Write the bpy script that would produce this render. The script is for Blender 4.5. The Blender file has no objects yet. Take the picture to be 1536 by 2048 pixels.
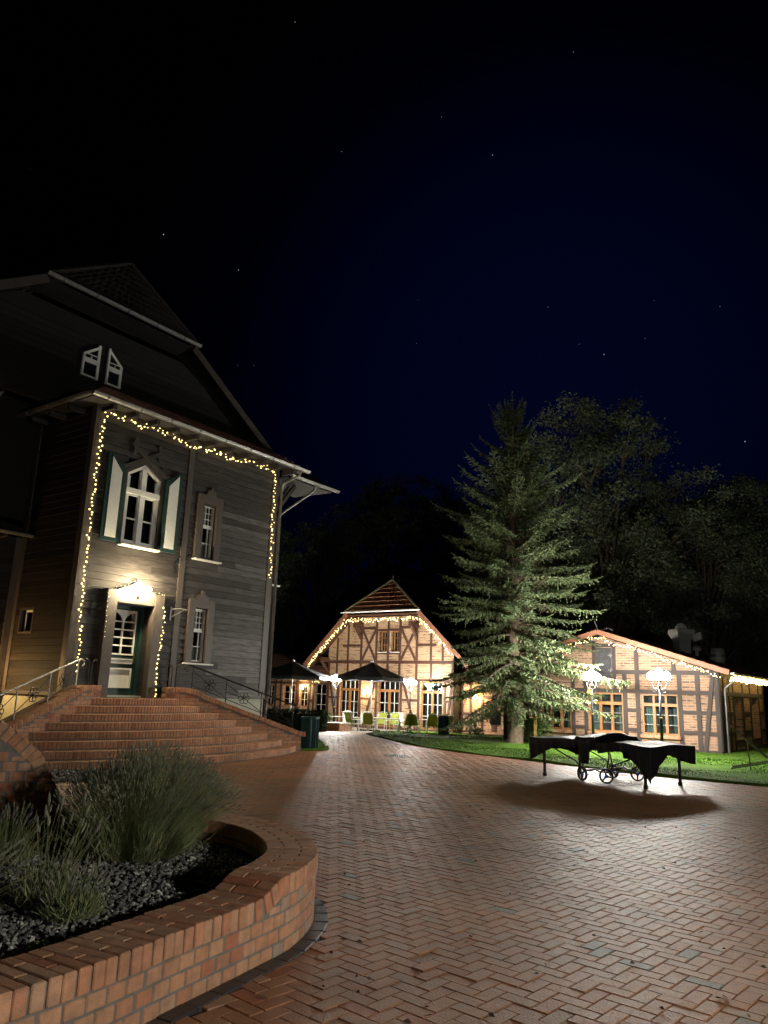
import bpy, math, random
from mathutils import Vector as V, Matrix
R = random.Random(7)
rad = math.radians
C = bpy.context.scene.collection
S = bpy.context.scene

# ------------------------------------------------------------------ camera
F_PX, PITCH, ROLL, EYE = 1520.0, rad(13.25), rad(1.9), 1.6
cd = bpy.data.cameras.new('camera')
cam = bpy.data.objects.new('camera', cd)
C.objects.link(cam)
fw = V((0, math.cos(PITCH), math.sin(PITCH)))
rt0 = V((1, 0, 0))
up0 = rt0.cross(fw)
rt = math.cos(ROLL) * rt0 + math.sin(ROLL) * up0
up = -math.sin(ROLL) * rt0 + math.cos(ROLL) * up0
cam.matrix_world = Matrix(((rt.x, up.x, -fw.x, 0), (rt.y, up.y, -fw.y, 0), (rt.z, up.z, -fw.z, EYE), (0, 0, 0, 1)))
cd.sensor_fit = 'VERTICAL'
cd.sensor_height = 24.0
cd.lens = 24.0 * F_PX / 2048.0
cd.clip_start, cd.clip_end = 0.05, 3000
S.camera = cam

# ------------------------------------------------------------------ night sky
S.view_settings.view_transform = 'Standard'
S.view_settings.look = 'None'
S.view_settings.exposure = 0.0
S.view_settings.gamma = 1.0
S.view_settings.use_curve_mapping = False
S.cycles.use_denoising = True
S.cycles.max_bounces = 5
S.cycles.diffuse_bounces = 3
S.cycles.glossy_bounces = 3
S.cycles.transparent_max_bounces = 12
S.cycles.sample_clamp_indirect = 4.0
S.cycles.caustics_reflective = False
S.cycles.caustics_refractive = False
W = bpy.data.worlds.new('World')
S.world = W
W.use_nodes = True
wn, wl = W.node_tree.nodes, W.node_tree.links
wn.clear()
def wnode(t, **k):
    n = wn.new(t)
    for a, b in k.items():
        setattr(n, a, b)
    return n
wo = wnode('ShaderNodeOutputWorld')
bg = wnode('ShaderNodeBackground')
tc = wnode('ShaderNodeTexCoord')
def wdot(vec):
    n = wnode('ShaderNodeVectorMath', operation='DOT_PRODUCT')
    wl.new(tc.outputs['Generated'], n.inputs[0])
    n.inputs[1].default_value = vec
    return n.outputs['Value']
glow = V((0.215, 0.93, 0.36)).normalized()      # town glow low over the wood
ramp = wnode('ShaderNodeValToRGB')
wl.new(wdot(glow), ramp.inputs[0])
el = ramp.color_ramp.elements
el[0].position, el[0].color = 0.84, (0.00006, 0.00006, 0.00009, 1)
el[1].position, el[1].color = 0.998, (0.0005, 0.0013, 0.0108, 1)
e = el.new(0.91); e.color = (0.0001, 0.0002, 0.0014, 1)
e = el.new(0.962); e.color = (0.0002, 0.0006, 0.0068, 1)
STARS = [(327, 469, 0.75), (477, 540, .6), (683, 303, .35), (985, 310, .6), (883, 234, .25), (835, 600, .4), (475, 731, .3), (508, 731, .2),
         (1208, 709, .5), (1308, 601, .25), (1290, 677, .25), (1159, 688, .25), (1440, 613, .35), (1490, 883, .6), (833, 687, .2), (590, 44, .3),
         (1096, 614, .2), (1147, 104, .2), (945, 917, .3), (60, 337, .15)]
total = ramp.outputs['Color']
for px, py, s in STARS:
    d = ((px - 768) / F_PX * rt - (py - 1024) / F_PX * up + fw).normalized()
    g = wnode('ShaderNodeMath', operation='GREATER_THAN')
    wl.new(wdot(d), g.inputs[0])
    g.inputs[1].default_value = 1 - (0.00042 + 0.0003 * s) ** 2 / 2
    m = wnode('ShaderNodeMix', data_type='RGBA', blend_type='ADD')
    wl.new(g.outputs[0], m.inputs['Factor'])
    wl.new(total, m.inputs['A'])
    m.inputs['B'].default_value = (.55 * s, .6 * s, .75 * s, 1)
    total = m.outputs['Result']
wl.new(total, bg.inputs['Color'])
bg.inputs['Strength'].default_value = 1.0
wl.new(bg.outputs[0], wo.inputs['Surface'])
W.cycles.sampling_method = 'NONE'

# ------------------------------------------------------------------ mesh builder
class MB:
    def __init__(s):
        s.v, s.f, s.t = [], [], []
    def add(s, vs, fs, tint=0.5):
        b = len(s.v)
        s.v.extend([tuple(p) for p in vs])
        for f in fs:
            s.f.append(tuple(b + i for i in f))
            s.t.append(tint)
    def obox(s, c, a, b, d, tint=0.5):
        c, a, b, d = V(c), V(a), V(b), V(d)
        vs = [c + i * a + j * b + k * d for k in (-1, 1) for j in (-1, 1) for i in (-1, 1)]
        s.add(vs, [(0, 2, 3, 1), (4, 5, 7, 6), (0, 1, 5, 4), (2, 6, 7, 3), (0, 4, 6, 2), (1, 3, 7, 5)], tint)
    def box(s, x0, x1, y0, y1, z0, z1, tint=0.5):
        s.obox(((x0 + x1) / 2, (y0 + y1) / 2, (z0 + z1) / 2), ((x1 - x0) / 2, 0, 0), (0, (y1 - y0) / 2, 0), (0, 0, (z1 - z0) / 2), tint)
    def bevbox(s, c, a, b, d, ch, tint=0.5, jit=.0):
        """box with chamfered edges: half vectors a, b, d; chamfer ch"""
        c, a, b, d = V(c), V(a), V(b), V(d)
        la, lb, ld = max(a.length, 1e-6), max(b.length, 1e-6), max(d.length, 1e-6)
        ka, kb, kd = 1 - ch / la, 1 - ch / lb, 1 - ch / ld
        vs, ix = [], {}
        for i in (-1, 1):
            for j in (-1, 1):
                for k in (-1, 1):
                    for ax in range(3):
                        p = c + a * i * (1 if ax == 0 else ka) + b * j * (1 if ax == 1 else kb) + d * k * (1 if ax == 2 else kd)
                        ix[(i, j, k, ax)] = len(vs)
                        vs.append(p)
        fs = []
        g = lambda i, j, k, ax: ix[(i, j, k, ax)]
        for q in (-1, 1):
            fs.append((g(q, -1, -1, 0), g(q, 1, -1, 0), g(q, 1, 1, 0), g(q, -1, 1, 0)))
            fs.append((g(-1, q, -1, 1), g(1, q, -1, 1), g(1, q, 1, 1), g(-1, q, 1, 1)))
            fs.append((g(-1, -1, q, 2), g(1, -1, q, 2), g(1, 1, q, 2), g(-1, 1, q, 2)))
        for i in (-1, 1):
            for j in (-1, 1):
                fs.append((g(i, j, -1, 0), g(i, j, 1, 0), g(i, j, 1, 1), g(i, j, -1, 1)))
                fs.append((g(i, -1, j, 0), g(i, 1, j, 0), g(i, 1, j, 2), g(i, -1, j, 2)))
                fs.append((g(-1, i, j, 1), g(1, i, j, 1), g(1, i, j, 2), g(-1, i, j, 2)))
        for i in (-1, 1):
            for j in (-1, 1):
                for k in (-1, 1):
                    fs.append((g(i, j, k, 0), g(i, j, k, 1), g(i, j, k, 2)))
        s.add(vs, fs, tint)
    def bar(s, p, q, w, h, upv=(0, 0, 1), tint=0.5):
        p, q, upv = V(p), V(q), V(upv)
        d = q - p
        if d.length < 1e-6:
            return
        x = d.normalized()
        y = upv.cross(x)
        if y.length < 1e-4:
            y = V((1, 0, 0)).cross(x) if abs(x.x) < .9 else V((0, 1, 0)).cross(x)
        y.normalize()
        z = x.cross(y)
        s.obox((p + q) / 2, d / 2, y * w / 2, z * h / 2, tint)
    def tube(s, pts, r, n=6, tint=0.5, caps=True):
        pts = [V(p) for p in pts]
        rs = r if isinstance(r, (list, tuple)) else [r] * len(pts)
        vs, fs = [], []
        ref = V((0, 0, 1))
        t0 = (pts[-1] - pts[0])
        if t0.length > 1e-6 and abs(t0.normalized().z) > .9:
            ref = V((1, 0.01, 0))
        for i, p in enumerate(pts):
            t = (pts[min(i + 1, len(pts) - 1)] - pts[max(i - 1, 0)])
            t = t.normalized() if t.length > 1e-9 else V((0, 0, 1))
            a = t.cross(ref)
            if a.length < 1e-3:
                a = t.cross(V((0.3, 1, 0.2)))
            a.normalize()
            b = t.cross(a)
            for k in range(n):
                th = 2 * math.pi * k / n
                vs.append(p + (a * math.cos(th) + b * math.sin(th)) * rs[i])
        for i in range(len(pts) - 1):
            for k in range(n):
                k2 = (k + 1) % n
                fs.append((i * n + k, i * n + k2, (i + 1) * n + k2, (i + 1) * n + k))
        if caps:
            fs.append(tuple(range(n)))
            fs.append(tuple((len(pts) - 1) * n + k for k in range(n - 1, -1, -1)))
        s.add(vs, fs, tint)
    def lathe(s, prof, n=16, c=(0, 0, 0), tint=0.5):
        c = V(c)
        vs, fs = [], []
        for r, z in prof:
            for k in range(n):
                th = 2 * math.pi * k / n
                vs.append(c + V((r * math.cos(th), r * math.sin(th), z)))
        for i in range(len(prof) - 1):
            for k in range(n):
                k2 = (k + 1) % n
                fs.append((i * n + k, i * n + k2, (i + 1) * n + k2, (i + 1) * n + k))
        fs.append(tuple(range(n - 1, -1, -1)))
        fs.append(tuple((len(prof) - 1) * n + k for k in range(n)))
        s.add(vs, fs, tint)
    def prism(s, poly, off, tint=0.5):
        """polygon (list of 3-D points) extruded by vector off"""
        poly = [V(p) for p in poly]
        off = V(off)
        n = len(poly)
        vs = poly + [p + off for p in poly]
        fs = [tuple(range(n - 1, -1, -1)), tuple(range(n, 2 * n))] + [(i, (i + 1) % n, n + (i + 1) % n, n + i) for i in range(n)]
        s.add(vs, fs, tint)
    def quad(s, a, b, c, d, tint=0.5):
        s.add([a, b, c, d], [(0, 1, 2, 3)], tint)
    def mesh(s, name, m, smooth=False):
        me = bpy.data.meshes.new(name)
        me.from_pydata(s.v, [], s.f)
        at = me.attributes.new('tint', 'FLOAT', 'FACE')
        at.data.foreach_set('value', s.t)
        if m:
            me.materials.append(m)
        if smooth:
            me.polygons.foreach_set('use_smooth', [True] * len(me.polygons))
        me.update()
        return me
    def build(s, name, m, parent=None, smooth=False, label=None, stuff=False):
        return link(name, s.mesh(name, m, smooth), parent, label, stuff)

def link(name, data, parent=None, label=None, stuff=False):
    o = bpy.data.objects.new(name, data)
    C.objects.link(o)
    if parent:
        o.parent = parent
    if label:
        o['label'] = label
    if stuff:
        o['kind'] = 'stuff'
    return o
def thing(name, label, cat, loc=(0, 0, 0), rz=0.0, group=None):
    o = bpy.data.objects.new(name, None)
    o.empty_display_size = 0.2
    C.objects.link(o)
    o.location = loc
    o.rotation_euler = (0, 0, rz)
    return tag(o, label, cat, group)
def tag(o, label, cat, group=None):
    o['label'] = label
    o['category'] = cat
    if group:
        o['group'] = group
    return o
def pe(name, parent):
    """a part that has sub-parts; flatten_parts() later turns its main mesh into the part itself"""
    o = bpy.data.objects.new(name + '_part', None)
    C.objects.link(o)
    o.parent = parent
    o['part'] = name
    return o
def flatten_parts():
    for o in [o for o in C.objects if o.type == 'EMPTY' and o.parent and 'part' in o]:
        ch = kids(o)
        main = next((c for c in ch if c.name.split('.')[0] in ('frame', 'leaf', 'tiles', 'bracket')), ch[0] if ch else None)
        nm, par = o['part'], o.parent
        if main:
            main.parent = par
            main.name = nm
            for c in ch:
                if c is not main:
                    c.parent = main
        bpy.data.objects.remove(o)
def structure(o):
    o['kind'] = 'structure'
    return o
def kids(o):
    return list(o.children)
def copy_tree(o, parent=None):
    c = o.copy()
    C.objects.link(c)
    if parent:
        c.parent = parent
    for ch in kids(o):
        copy_tree(ch, c)
    return c
def gz(y):
    t = min(max((y - 25) / 18, 0), 1)
    return -.42 * t * t * (3 - 2 * t)
def smooth_path(pts, step):
    """Catmull-Rom through pts, resampled at equal steps"""
    pts = [V(p) for p in pts]
    P = [2 * pts[0] - pts[1]] + pts + [2 * pts[-1] - pts[-2]]
    out = []
    for i in range(1, len(P) - 2):
        for k in range(24):
            t = k / 24
            out.append(.5 * ((2 * P[i]) + (-P[i - 1] + P[i + 1]) * t + (2 * P[i - 1] - 5 * P[i] + 4 * P[i + 1] - P[i + 2]) * t * t + (-P[i - 1] + 3 * P[i] - 3 * P[i + 1] + P[i + 2]) * t ** 3))
    out.append(pts[-1])
    res, acc = [out[0]], 0
    for a, b in zip(out, out[1:]):
        L = (b - a).length
        while acc + L >= step and L > 1e-9:
            u = (step - acc) / L
            a = a + (b - a) * u
            res.append(a.copy())
            L = (b - a).length
            acc = 0
        acc += L
    return res
def interp(tab, x):
    if x <= tab[0][0]:
        return tab[0][1]
    for (a, b), (c, d) in zip(tab, tab[1:]):
        if x <= c:
            return b + (d - b) * (x - a) / (c - a)
    return tab[-1][1]
def inside(poly, x, y):
    r, n = False, len(poly)
    for i in range(n):
        x0, y0, x1, y1 = poly[i][0], poly[i][1], poly[(i + 1) % n][0], poly[(i + 1) % n][1]
        if (y0 > y) != (y1 > y) and x < (x1 - x0) * (y - y0) / (y1 - y0) + x0:
            r = not r
    return r

# ------------------------------------------------------------------ materials
def mat(name, col, rough=.6, metal=0.0, var=.25, nscale=6.0, bump=0.0, bscale=40.0, tints=None, spec=.5, mortar=None, stretch=None, big=None):
    m = bpy.data.materials.new(name)
    m.use_nodes = True
    n, l = m.node_tree.nodes, m.node_tree.links
    b = n['Principled BSDF']
    b.inputs['Roughness'].default_value = rough
    b.inputs['Metallic'].default_value = metal
    b.inputs['Specular IOR Level'].default_value = spec
    tcn = n.new('ShaderNodeTexCoord')
    vec = tcn.outputs['Object']
    if stretch:
        mp = n.new('ShaderNodeMapping')
        mp.inputs['Scale'].default_value = stretch
        l.new(vec, mp.inputs['Vector'])
        vec = mp.outputs['Vector']
    no = n.new('ShaderNodeTexNoise')
    no.inputs['Scale'].default_value = nscale
    no.inputs['Detail'].default_value = 5
    l.new(vec, no.inputs['Vector'])
    if tints:
        at = n.new('ShaderNodeAttribute')
        at.attribute_name = 'tint'
        rp = n.new('ShaderNodeValToRGB')
        rp.color_ramp.interpolation = 'LINEAR'
        els = rp.color_ramp.elements
        for i, c in enumerate(tints):
            p = i / (len(tints) - 1)
            if i == 0:
                els[0].position, els[0].color = 0, (*c, 1)
            elif i == len(tints) - 1:
                els[-1].position, els[-1].color = 1, (*c, 1)
            else:
                els.new(p).color = (*c, 1)
        l.new(at.outputs['Fac'], rp.inputs[0])
        base = rp.outputs['Color']
        if mortar:
            lt = n.new('ShaderNodeMath'); lt.operation = 'LESS_THAN'
            l.new(at.outputs['Fac'], lt.inputs[0]); lt.inputs[1].default_value = -0.01
            mm = n.new('ShaderNodeMix'); mm.data_type = 'RGBA'
            l.new(lt.outputs[0], mm.inputs['Factor']); l.new(base, mm.inputs['A']); mm.inputs['B'].default_value = (*mortar, 1)
            base = mm.outputs['Result']
    else:
        rg = n.new('ShaderNodeRGB'); rg.outputs[0].default_value = (*col, 1)
        base = rg.outputs[0]
    mr = n.new('ShaderNodeMapRange')
    mr.inputs['From Min'].default_value, mr.inputs['From Max'].default_value = .3, .7
    mr.inputs['To Min'].default_value, mr.inputs['To Max'].default_value = 1 - var, 1 + var
    l.new(no.outputs['Fac'], mr.inputs['Value'])
    mx = n.new('ShaderNodeVectorMath'); mx.operation = 'SCALE'
    l.new(base, mx.inputs[0]); l.new(mr.outputs[0], mx.inputs['Scale'])
    colour = mx.outputs[0]
    if big:        # broad stains and wear
        n3 = n.new('ShaderNodeTexNoise'); n3.inputs['Scale'].default_value = big[0]; n3.inputs['Detail'].default_value = 6; n3.inputs['Roughness'].default_value = .65
        l.new(vec, n3.inputs['Vector'])
        m3 = n.new('ShaderNodeMapRange'); m3.inputs['From Min'].default_value, m3.inputs['From Max'].default_value = .35, .65
        m3.inputs['To Min'].default_value, m3.inputs['To Max'].default_value = 1 - big[1], 1 + big[1]
        l.new(n3.outputs['Fac'], m3.inputs['Value'])
        x3 = n.new('ShaderNodeVectorMath'); x3.operation = 'SCALE'
        l.new(colour, x3.inputs[0]); l.new(m3.outputs[0], x3.inputs['Scale'])
        colour = x3.outputs[0]
    l.new(colour, b.inputs['Base Color'])
    rr = n.new('ShaderNodeMapRange')
    rr.inputs['To Min'].default_value, rr.inputs['To Max'].default_value = max(rough - .12, .02), min(rough + .12, 1)
    l.new(no.outputs['Fac'], rr.inputs['Value'])
    l.new(rr.outputs[0], b.inputs['Roughness'])
    if bump:
        n2 = n.new('ShaderNodeTexNoise')
        n2.inputs['Scale'].default_value = bscale
        n2.inputs['Detail'].default_value = 4
        l.new(vec, n2.inputs['Vector'])
        bp = n.new('ShaderNodeBump')
        bp.inputs['Strength'].default_value = bump
        bp.inputs['Distance'].default_value = .02
        l.new(n2.outputs['Fac'], bp.inputs['Height'])
        l.new(bp.outputs[0], b.inputs['Normal'])
    return m
def emis(name, col, strength, sample=True):
    m = bpy.data.materials.new(name)
    m.use_nodes = True
    b = m.node_tree.nodes['Principled BSDF']
    b.inputs['Base Color'].default_value = (.8, .8, .8, 1)
    b.inputs['Emission Color'].default_value = (*col, 1)
    b.inputs['Emission Strength'].default_value = strength
    m.cycles.emission_sampling = 'AUTO' if sample else 'NONE'
    return m
def brickwall(name, c1, c2, cm, dark, scale=1.0):
    """running-bond brick infill on a vertical wall (object x+y, z)"""
    m = bpy.data.materials.new(name)
    m.use_nodes = True
    n, l = m.node_tree.nodes, m.node_tree.links
    b = n['Principled BSDF']
    b.inputs['Roughness'].default_value = .85
    t = n.new('ShaderNodeTexCoord'); sp = n.new('ShaderNodeSeparateXYZ'); cb = n.new('ShaderNodeCombineXYZ'); ad = n.new('ShaderNodeMath')
    l.new(t.outputs['Object'], sp.inputs[0]); l.new(sp.outputs[0], ad.inputs[0]); l.new(sp.outputs[1], ad.inputs[1])
    l.new(ad.outputs[0], cb.inputs[0]); l.new(sp.outputs[2], cb.inputs[1])
    br = n.new('ShaderNodeTexBrick')
    br.inputs['Scale'].default_value = 1
    br.inputs['Brick Width'].default_value = .25 * scale
    br.inputs['Row Height'].default_value = .083 * scale
    br.inputs['Mortar Size'].default_value = .011 * scale
    br.inputs['Mortar Smooth'].default_value = .2
    br.inputs['Bias'].default_value = -.3
    br.inputs['Color1'].default_value = (*c1, 1)
    br.inputs['Color2'].default_value = (*c2, 1)
    br.inputs['Mortar'].default_value = (*cm, 1)
    l.new(cb.outputs[0], br.inputs['Vector'])
    # some over-burnt dark bricks
    mp = n.new('ShaderNodeMapping'); mp.inputs['Scale'].default_value = (1.6, 9.3, 1)
    no = n.new('ShaderNodeTexNoise'); no.inputs['Scale'].default_value = 1.3; no.inputs['Detail'].default_value = 2
    l.new(cb.outputs[0], mp.inputs[0]); l.new(mp.outputs[0], no.inputs['Vector'])
    gt = n.new('ShaderNodeMapRange'); gt.inputs['From Min'].default_value, gt.inputs['From Max'].default_value = .53, .6
    l.new(no.outputs['Fac'], gt.inputs['Value'])
    iv = n.new('ShaderNodeMath'); iv.operation = 'SUBTRACT'; iv.inputs[0].default_value = 1; l.new(br.outputs['Fac'], iv.inputs[1])
    mu = n.new('ShaderNodeMath'); mu.operation = 'MULTIPLY'; l.new(gt.outputs[0], mu.inputs[0]); l.new(iv.outputs[0], mu.inputs[1])
    mx = n.new('ShaderNodeMix'); mx.data_type = 'RGBA'
    l.new(mu.outputs[0], mx.inputs['Factor']); l.new(br.outputs['Color'], mx.inputs['A']); mx.inputs['B'].default_value = (*dark, 1)
    l.new(mx.outputs['Result'], b.inputs['Base Color'])
    bp = n.new('ShaderNodeBump'); bp.inputs['Strength'].default_value = .5; bp.inputs['Distance'].default_value = .01; bp.invert = True
    l.new(br.outputs['Fac'], bp.inputs['Height']); l.new(bp.outputs[0], b.inputs['Normal'])
    return m
def glassmat(name, tint=(.9, .95, .95), refl=.12):
    m = bpy.data.materials.new(name)
    m.use_nodes = True
    n, l = m.node_tree.nodes, m.node_tree.links
    n.remove(n['Principled BSDF'])
    tr = n.new('ShaderNodeBsdfTransparent'); tr.inputs[0].default_value = (*tint, 1)
    gl = n.new('ShaderNodeBsdfGlossy'); gl.inputs['Roughness'].default_value = .03
    mx = n.new('ShaderNodeMixShader')
    fr = n.new('ShaderNodeFresnel'); fr.inputs[0].default_value = 1.5
    ad = n.new('ShaderNodeMath'); ad.inputs[1].default_value = refl - .04
    l.new(fr.outputs[0], ad.inputs[0]); l.new(ad.outputs[0], mx.inputs[0])
    l.new(tr.outputs[0], mx.inputs[1]); l.new(gl.outputs[0], mx.inputs[2])
    l.new(mx.outputs[0], n['Material Output'].inputs[0])
    return m

M_brick = mat('brick', (.4, .2, .12), .75, var=.22, nscale=14, bump=.35, bscale=120, mortar=(.17, .155, .135),
              tints=[(.36, .12, .06), (.42, .2, .105), (.46, .245, .135), (.44, .2, .105), (.46, .26, .15), (.40, .17, .09), (.44, .235, .13), (.47, .26, .145), (.41, .2, .11), (.45, .22, .12), (.43, .25, .15), (.24, .2, .165)], big=(1.3, .2))
M_paver = mat('paver', (.2, .1, .07), .5, var=.2, nscale=9, bump=.45, bscale=90, spec=.38, big=(.45, .3),
              tints=[(.29, .095, .042), (.33, .14, .066), (.33, .155, .078), (.31, .145, .076), (.31, .175, .098), (.165, .14, .105)])
M_mortar = mat('sand_joint', (.075, .06, .048), .95, nscale=30)
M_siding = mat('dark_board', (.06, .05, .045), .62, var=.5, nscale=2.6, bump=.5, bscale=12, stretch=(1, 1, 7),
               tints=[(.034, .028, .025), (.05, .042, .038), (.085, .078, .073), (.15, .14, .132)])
M_trim = mat('brown_board', (.075, .06, .05), .55, var=.2, nscale=6, bump=.25, bscale=30, stretch=(4, 4, .6))
M_trimdark = mat('carved_board', (.04, .033, .029), .6, var=.2)
M_white = mat('white_paint', (.74, .74, .69), .45, var=.05, nscale=12, bump=.05)
M_green = mat('bottle_green_paint', (.012, .04, .036), .4, var=.15)
M_darkroom = mat('dark_room', (.012, .012, .014), .9)
M_plinth = mat('cream_render', (.42, .42, .34), .85, var=.12, nscale=5, bump=.3, bscale=60)
M_zinc = mat('zinc', (.24, .235, .22), .45, metal=.7, var=.18, nscale=5)
M_zincdark = mat('dull_zinc', (.12, .12, .115), .55, metal=.4, var=.15)
M_iron = mat('wrought_iron', (.022, .022, .024), .42, metal=.4, var=.15)
M_steelrail = mat('galvanised', (.32, .32, .31), .4, metal=.7, var=.15)
M_tile = mat('clay_tile', (.2, .08, .05), .6, var=.3, nscale=4, tints=[(.09, .045, .03), (.14, .06, .04), (.17, .075, .05)], bump=.2)
M_tiledark = mat('dark_tile', (.03, .025, .022), .75, var=.3, nscale=4, spec=.2, tints=[(.009, .008, .0075), (.017, .014, .013)])
M_gableboard = mat('gable_board', (.009, .008, .007), .7, var=.35, nscale=3.5, bump=.4, bscale=12, stretch=(1, 1, 9), spec=.3)
M_soffit = mat('soffit_board', (.035, .031, .028), .7, var=.2, stretch=(1, 8, 1))
M_glass = glassmat('window_glass')
M_brass = mat('brass', (.5, .34, .12), .3, metal=1, var=.1)
M_lace = mat('lace_curtain', (.4, .43, .4), .9, var=.4, nscale=25)
M_teal = mat('teal_curtain', (.09, .14, .13), .9, var=.3, nscale=14)
M_cable = mat('cable', (.012, .02, .012), .6)
M_bulb = emis('warm_bulb', (1, .74, .25), 3.6)
M_globe = emis('lamp_glass', (1, .97, .88), 30, False)
M_warmglobe = emis('warm_lamp_glass', (1, .8, .42), 26, False)
# ------------------------------------------------------------------ house frame (used by the stairs too)
HD = V((-5.9225, 18.2, 0))
HW = V((math.sin(rad(36)), math.cos(rad(36)), 0))      # along the front, to the right
HN = V((math.cos(rad(36)), -math.sin(rad(36)), 0))     # out of the front
def L(t, n, z):                                        # local point in the house frame
    return V((t, -n, z))
def HP(t, n, z=0):
    return HD + HW * t + HN * n + V((0, 0, z))
HROT = rad(54)

# ------------------------------------------------------------------ ground
gmat = mat('earth', (.03, .034, .018), .95, var=.4, nscale=1.2, bump=.4, bscale=8)
mb = MB()
ys = [-60, 0, 10, 20, 25] + [26 + i * 1.5 for i in range(13)] + [60, 120, 300, 900]
xs = [-900, -200, -60, -20, 0, 20, 60, 200, 900]
vs = [(x, y, gz(y) - .05) for y in ys for x in xs]
n = len(xs)
mb.add(vs, [(j * n + i, j * n + i + 1, (j + 1) * n + i + 1, (j + 1) * n + i) for j in range(len(ys) - 1) for i in range(n - 1)])
structure(mb.build('ground', gmat))

LAWN = [(-.45, 33.2), (-.2, 30.2), (.75, 25.6), (2.09, 22.5), (3.89, 20.1), (5.93, 17.3), (7.77, 15.8), (12, 12.6), (40, 2), (60, 40), (30, 44), (8, 40.2), (5.2, 38.6),
        (3.0, 40.3), (1.2, 40.2), (.2, 38), (-.35, 35)]
PATCH = [(-2.3, 20.6), (-1.35, 21.3), (-1.42, 22.3), (-1.78, 24.6), (-2.3, 26.2), (-3.6, 25.6), (-4, 23.5)]

# planter outline (outer top edge, x, y) and its top height along it
PL = smooth_path([(-2.9, 1.6, 0), (-2.2, 2.45, 0), (-1.75, 3.0, 0), (-1.47, 3.42, 0), (-1.22, 3.82, 0), (-.95, 4.36, 0), (-.70, 4.85, 0), (-.51, 5.25, 0), (-.42, 5.65, 0),
                  (-.41, 6.0, 0), (-.5, 6.4, 0), (-.7, 6.85, 0), (-.97, 7.2, 0), (-1.35, 7.48, 0), (-1.85, 7.6, 0), (-2.4, 7.55, 0), (-2.85, 7.38, 0), (-3.15, 7.22, 0), (-3.5, 7.05, 0), (-4.1, 6.85, 0), (-4.9, 6.7, 0)], .01)
def nrm(path, i):
    a, b = path[max(i - 2, 0)], path[min(i + 2, len(path) - 1)]
    t = (b - a).normalized()
    return V((t.y, -t.x, 0)), t                        # outward normal (to the right of travel), tangent
SLOW = next(i for i, p in enumerate(PL) if p.y > 5.02) * .01
SSW = next(i for i, p in enumerate(PL) if p.x < -2.72 and p.y > 6.5) * .01
def ptop(s):
    if s < SLOW - .16:
        return .37
    if s < SLOW + .16:
        return .37 + .085 * (.5 - .5 * math.cos(math.pi * (s - SLOW + .16) / .32))
    d = s - SSW
    return interp([(0, .455), (.12, .52), (.3, .78), (.42, .98), (.6, 1.14), (.8, 1.28), (1.0, 1.4), (1.4, 1.56), (2.4, 1.7)], d)
INNER = []
for i, p in enumerate(PL):
    nn, _ = nrm(PL, i)
    INNER.append(p - nn * .365)
OUTPL = [p + nrm(PL, i)[0] * .055 for i, p in enumerate(PL)]

def pattern_tint():
    return min(max(R.gauss(.5, .22), 0), 1)

# pavement: herringbone pavers laid one by one
BL_, BW_ = .205, .1025
ca, sa = math.cos(rad(48)), math.sin(rad(48))
lawnpoly, patchpoly = LAWN, PATCH
plpoly = [(p.x, p.y) for p in OUTPL[::6]] + [(-5.5, 6.7), (-5.5, 1)]
Pc = HP(0, -5.08)
E1, E2 = HP(-4.2, 0), HP(4.6, 0)
def paved(x, y):
    if y < .3 or y > 30.4 or x < -9 or x > 13:
        return False
    if x > .58 * y + 6.5 or x < -.62 * y - 1.0:
        return False
    if inside(plpoly, x, y) or inside(lawnpoly, x, y) or inside(patchpoly, x, y):
        return False
    d = V((x, y, 0)) - HD
    t, nn = d.dot(HW), d.dot(HN)
    if nn < 1.0 and t < 4.7:
        return False
    rr_ = math.hypot(t, nn + 5.08)
    if rr_ < 7.93 and nn < 3:
        return False
    if 7.9 < rr_ < 9.75 and -5.65 < t < -1.35:
        return False
    if (x - .55) ** 2 + (y - 20.3) ** 2 < .36 ** 2:
        return False
    return True
mb = MB()
def paver(cx, cy, ax, ay, bx, by, hl, hw, z=None):
    """paver with chamfered top; (ax,ay) long unit direction, (bx,by) short"""
    g = .002
    z0 = gz(cy)
    tz = R.gauss(0, .0014)
    tl, tw = R.gauss(0, .004), R.gauss(0, .007)
    ch = .0045
    vs = []
    for (l_, w_, dz) in ((hl - g, hw - g, -.007), (hl - g - ch, hw - g - ch, 0)):
        for i, j in ((-1, -1), (1, -1), (1, 1), (-1, 1)):
            vs.append((cx + ax * i * l_ + bx * j * w_, cy + ay * i * l_ + by * j * w_, z0 + tz + dz + .006 + (tl * i * l_ + tw * j * w_)))
    for i in range(4):
        x, y, q = vs[i]
        vs.append((x, y, z0 - .03))
    dist = math.hypot(cx, cy)
    fs = [(4, 5, 6, 7)] + [(i, (i + 1) % 4, 4 + (i + 1) % 4, 4 + i) for i in range(4)]
    if dist < 14:
        fs += [(8 + i, 8 + (i + 1) % 4, (i + 1) % 4, i) for i in range(4)]
    mb.add(vs, fs, 1.0 if R.random() < .022 else min(max(R.gauss(.45, .2), 0), .82))
# classic 2:1 herringbone on a grid of half units u = BW_
u = BW_
N = 330
for j in range(-40, N):
    for i in range(-N, N):
        k = (i - j) % 4
        if k == 0:      # horizontal paver covers (i,j),(i+1,j)
            lx, ly, hor = (i + 1) * u, (j + .5) * u, True
        elif k == 3:    # vertical paver covers (i, j), (i, j+1)
            lx, ly, hor = (i + .5) * u, (j + 1) * u, False
        else:
            continue
        x, y = lx * ca - ly * sa, lx * sa + ly * ca + 0
        if not paved(x, y):
            continue
        if hor:
            paver(x, y, ca, sa, -sa, ca, BL_ / 2, BW_ / 2)
        else:
            paver(x, y, -sa, ca, ca, sa, BL_ / 2, BW_ / 2)
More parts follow.
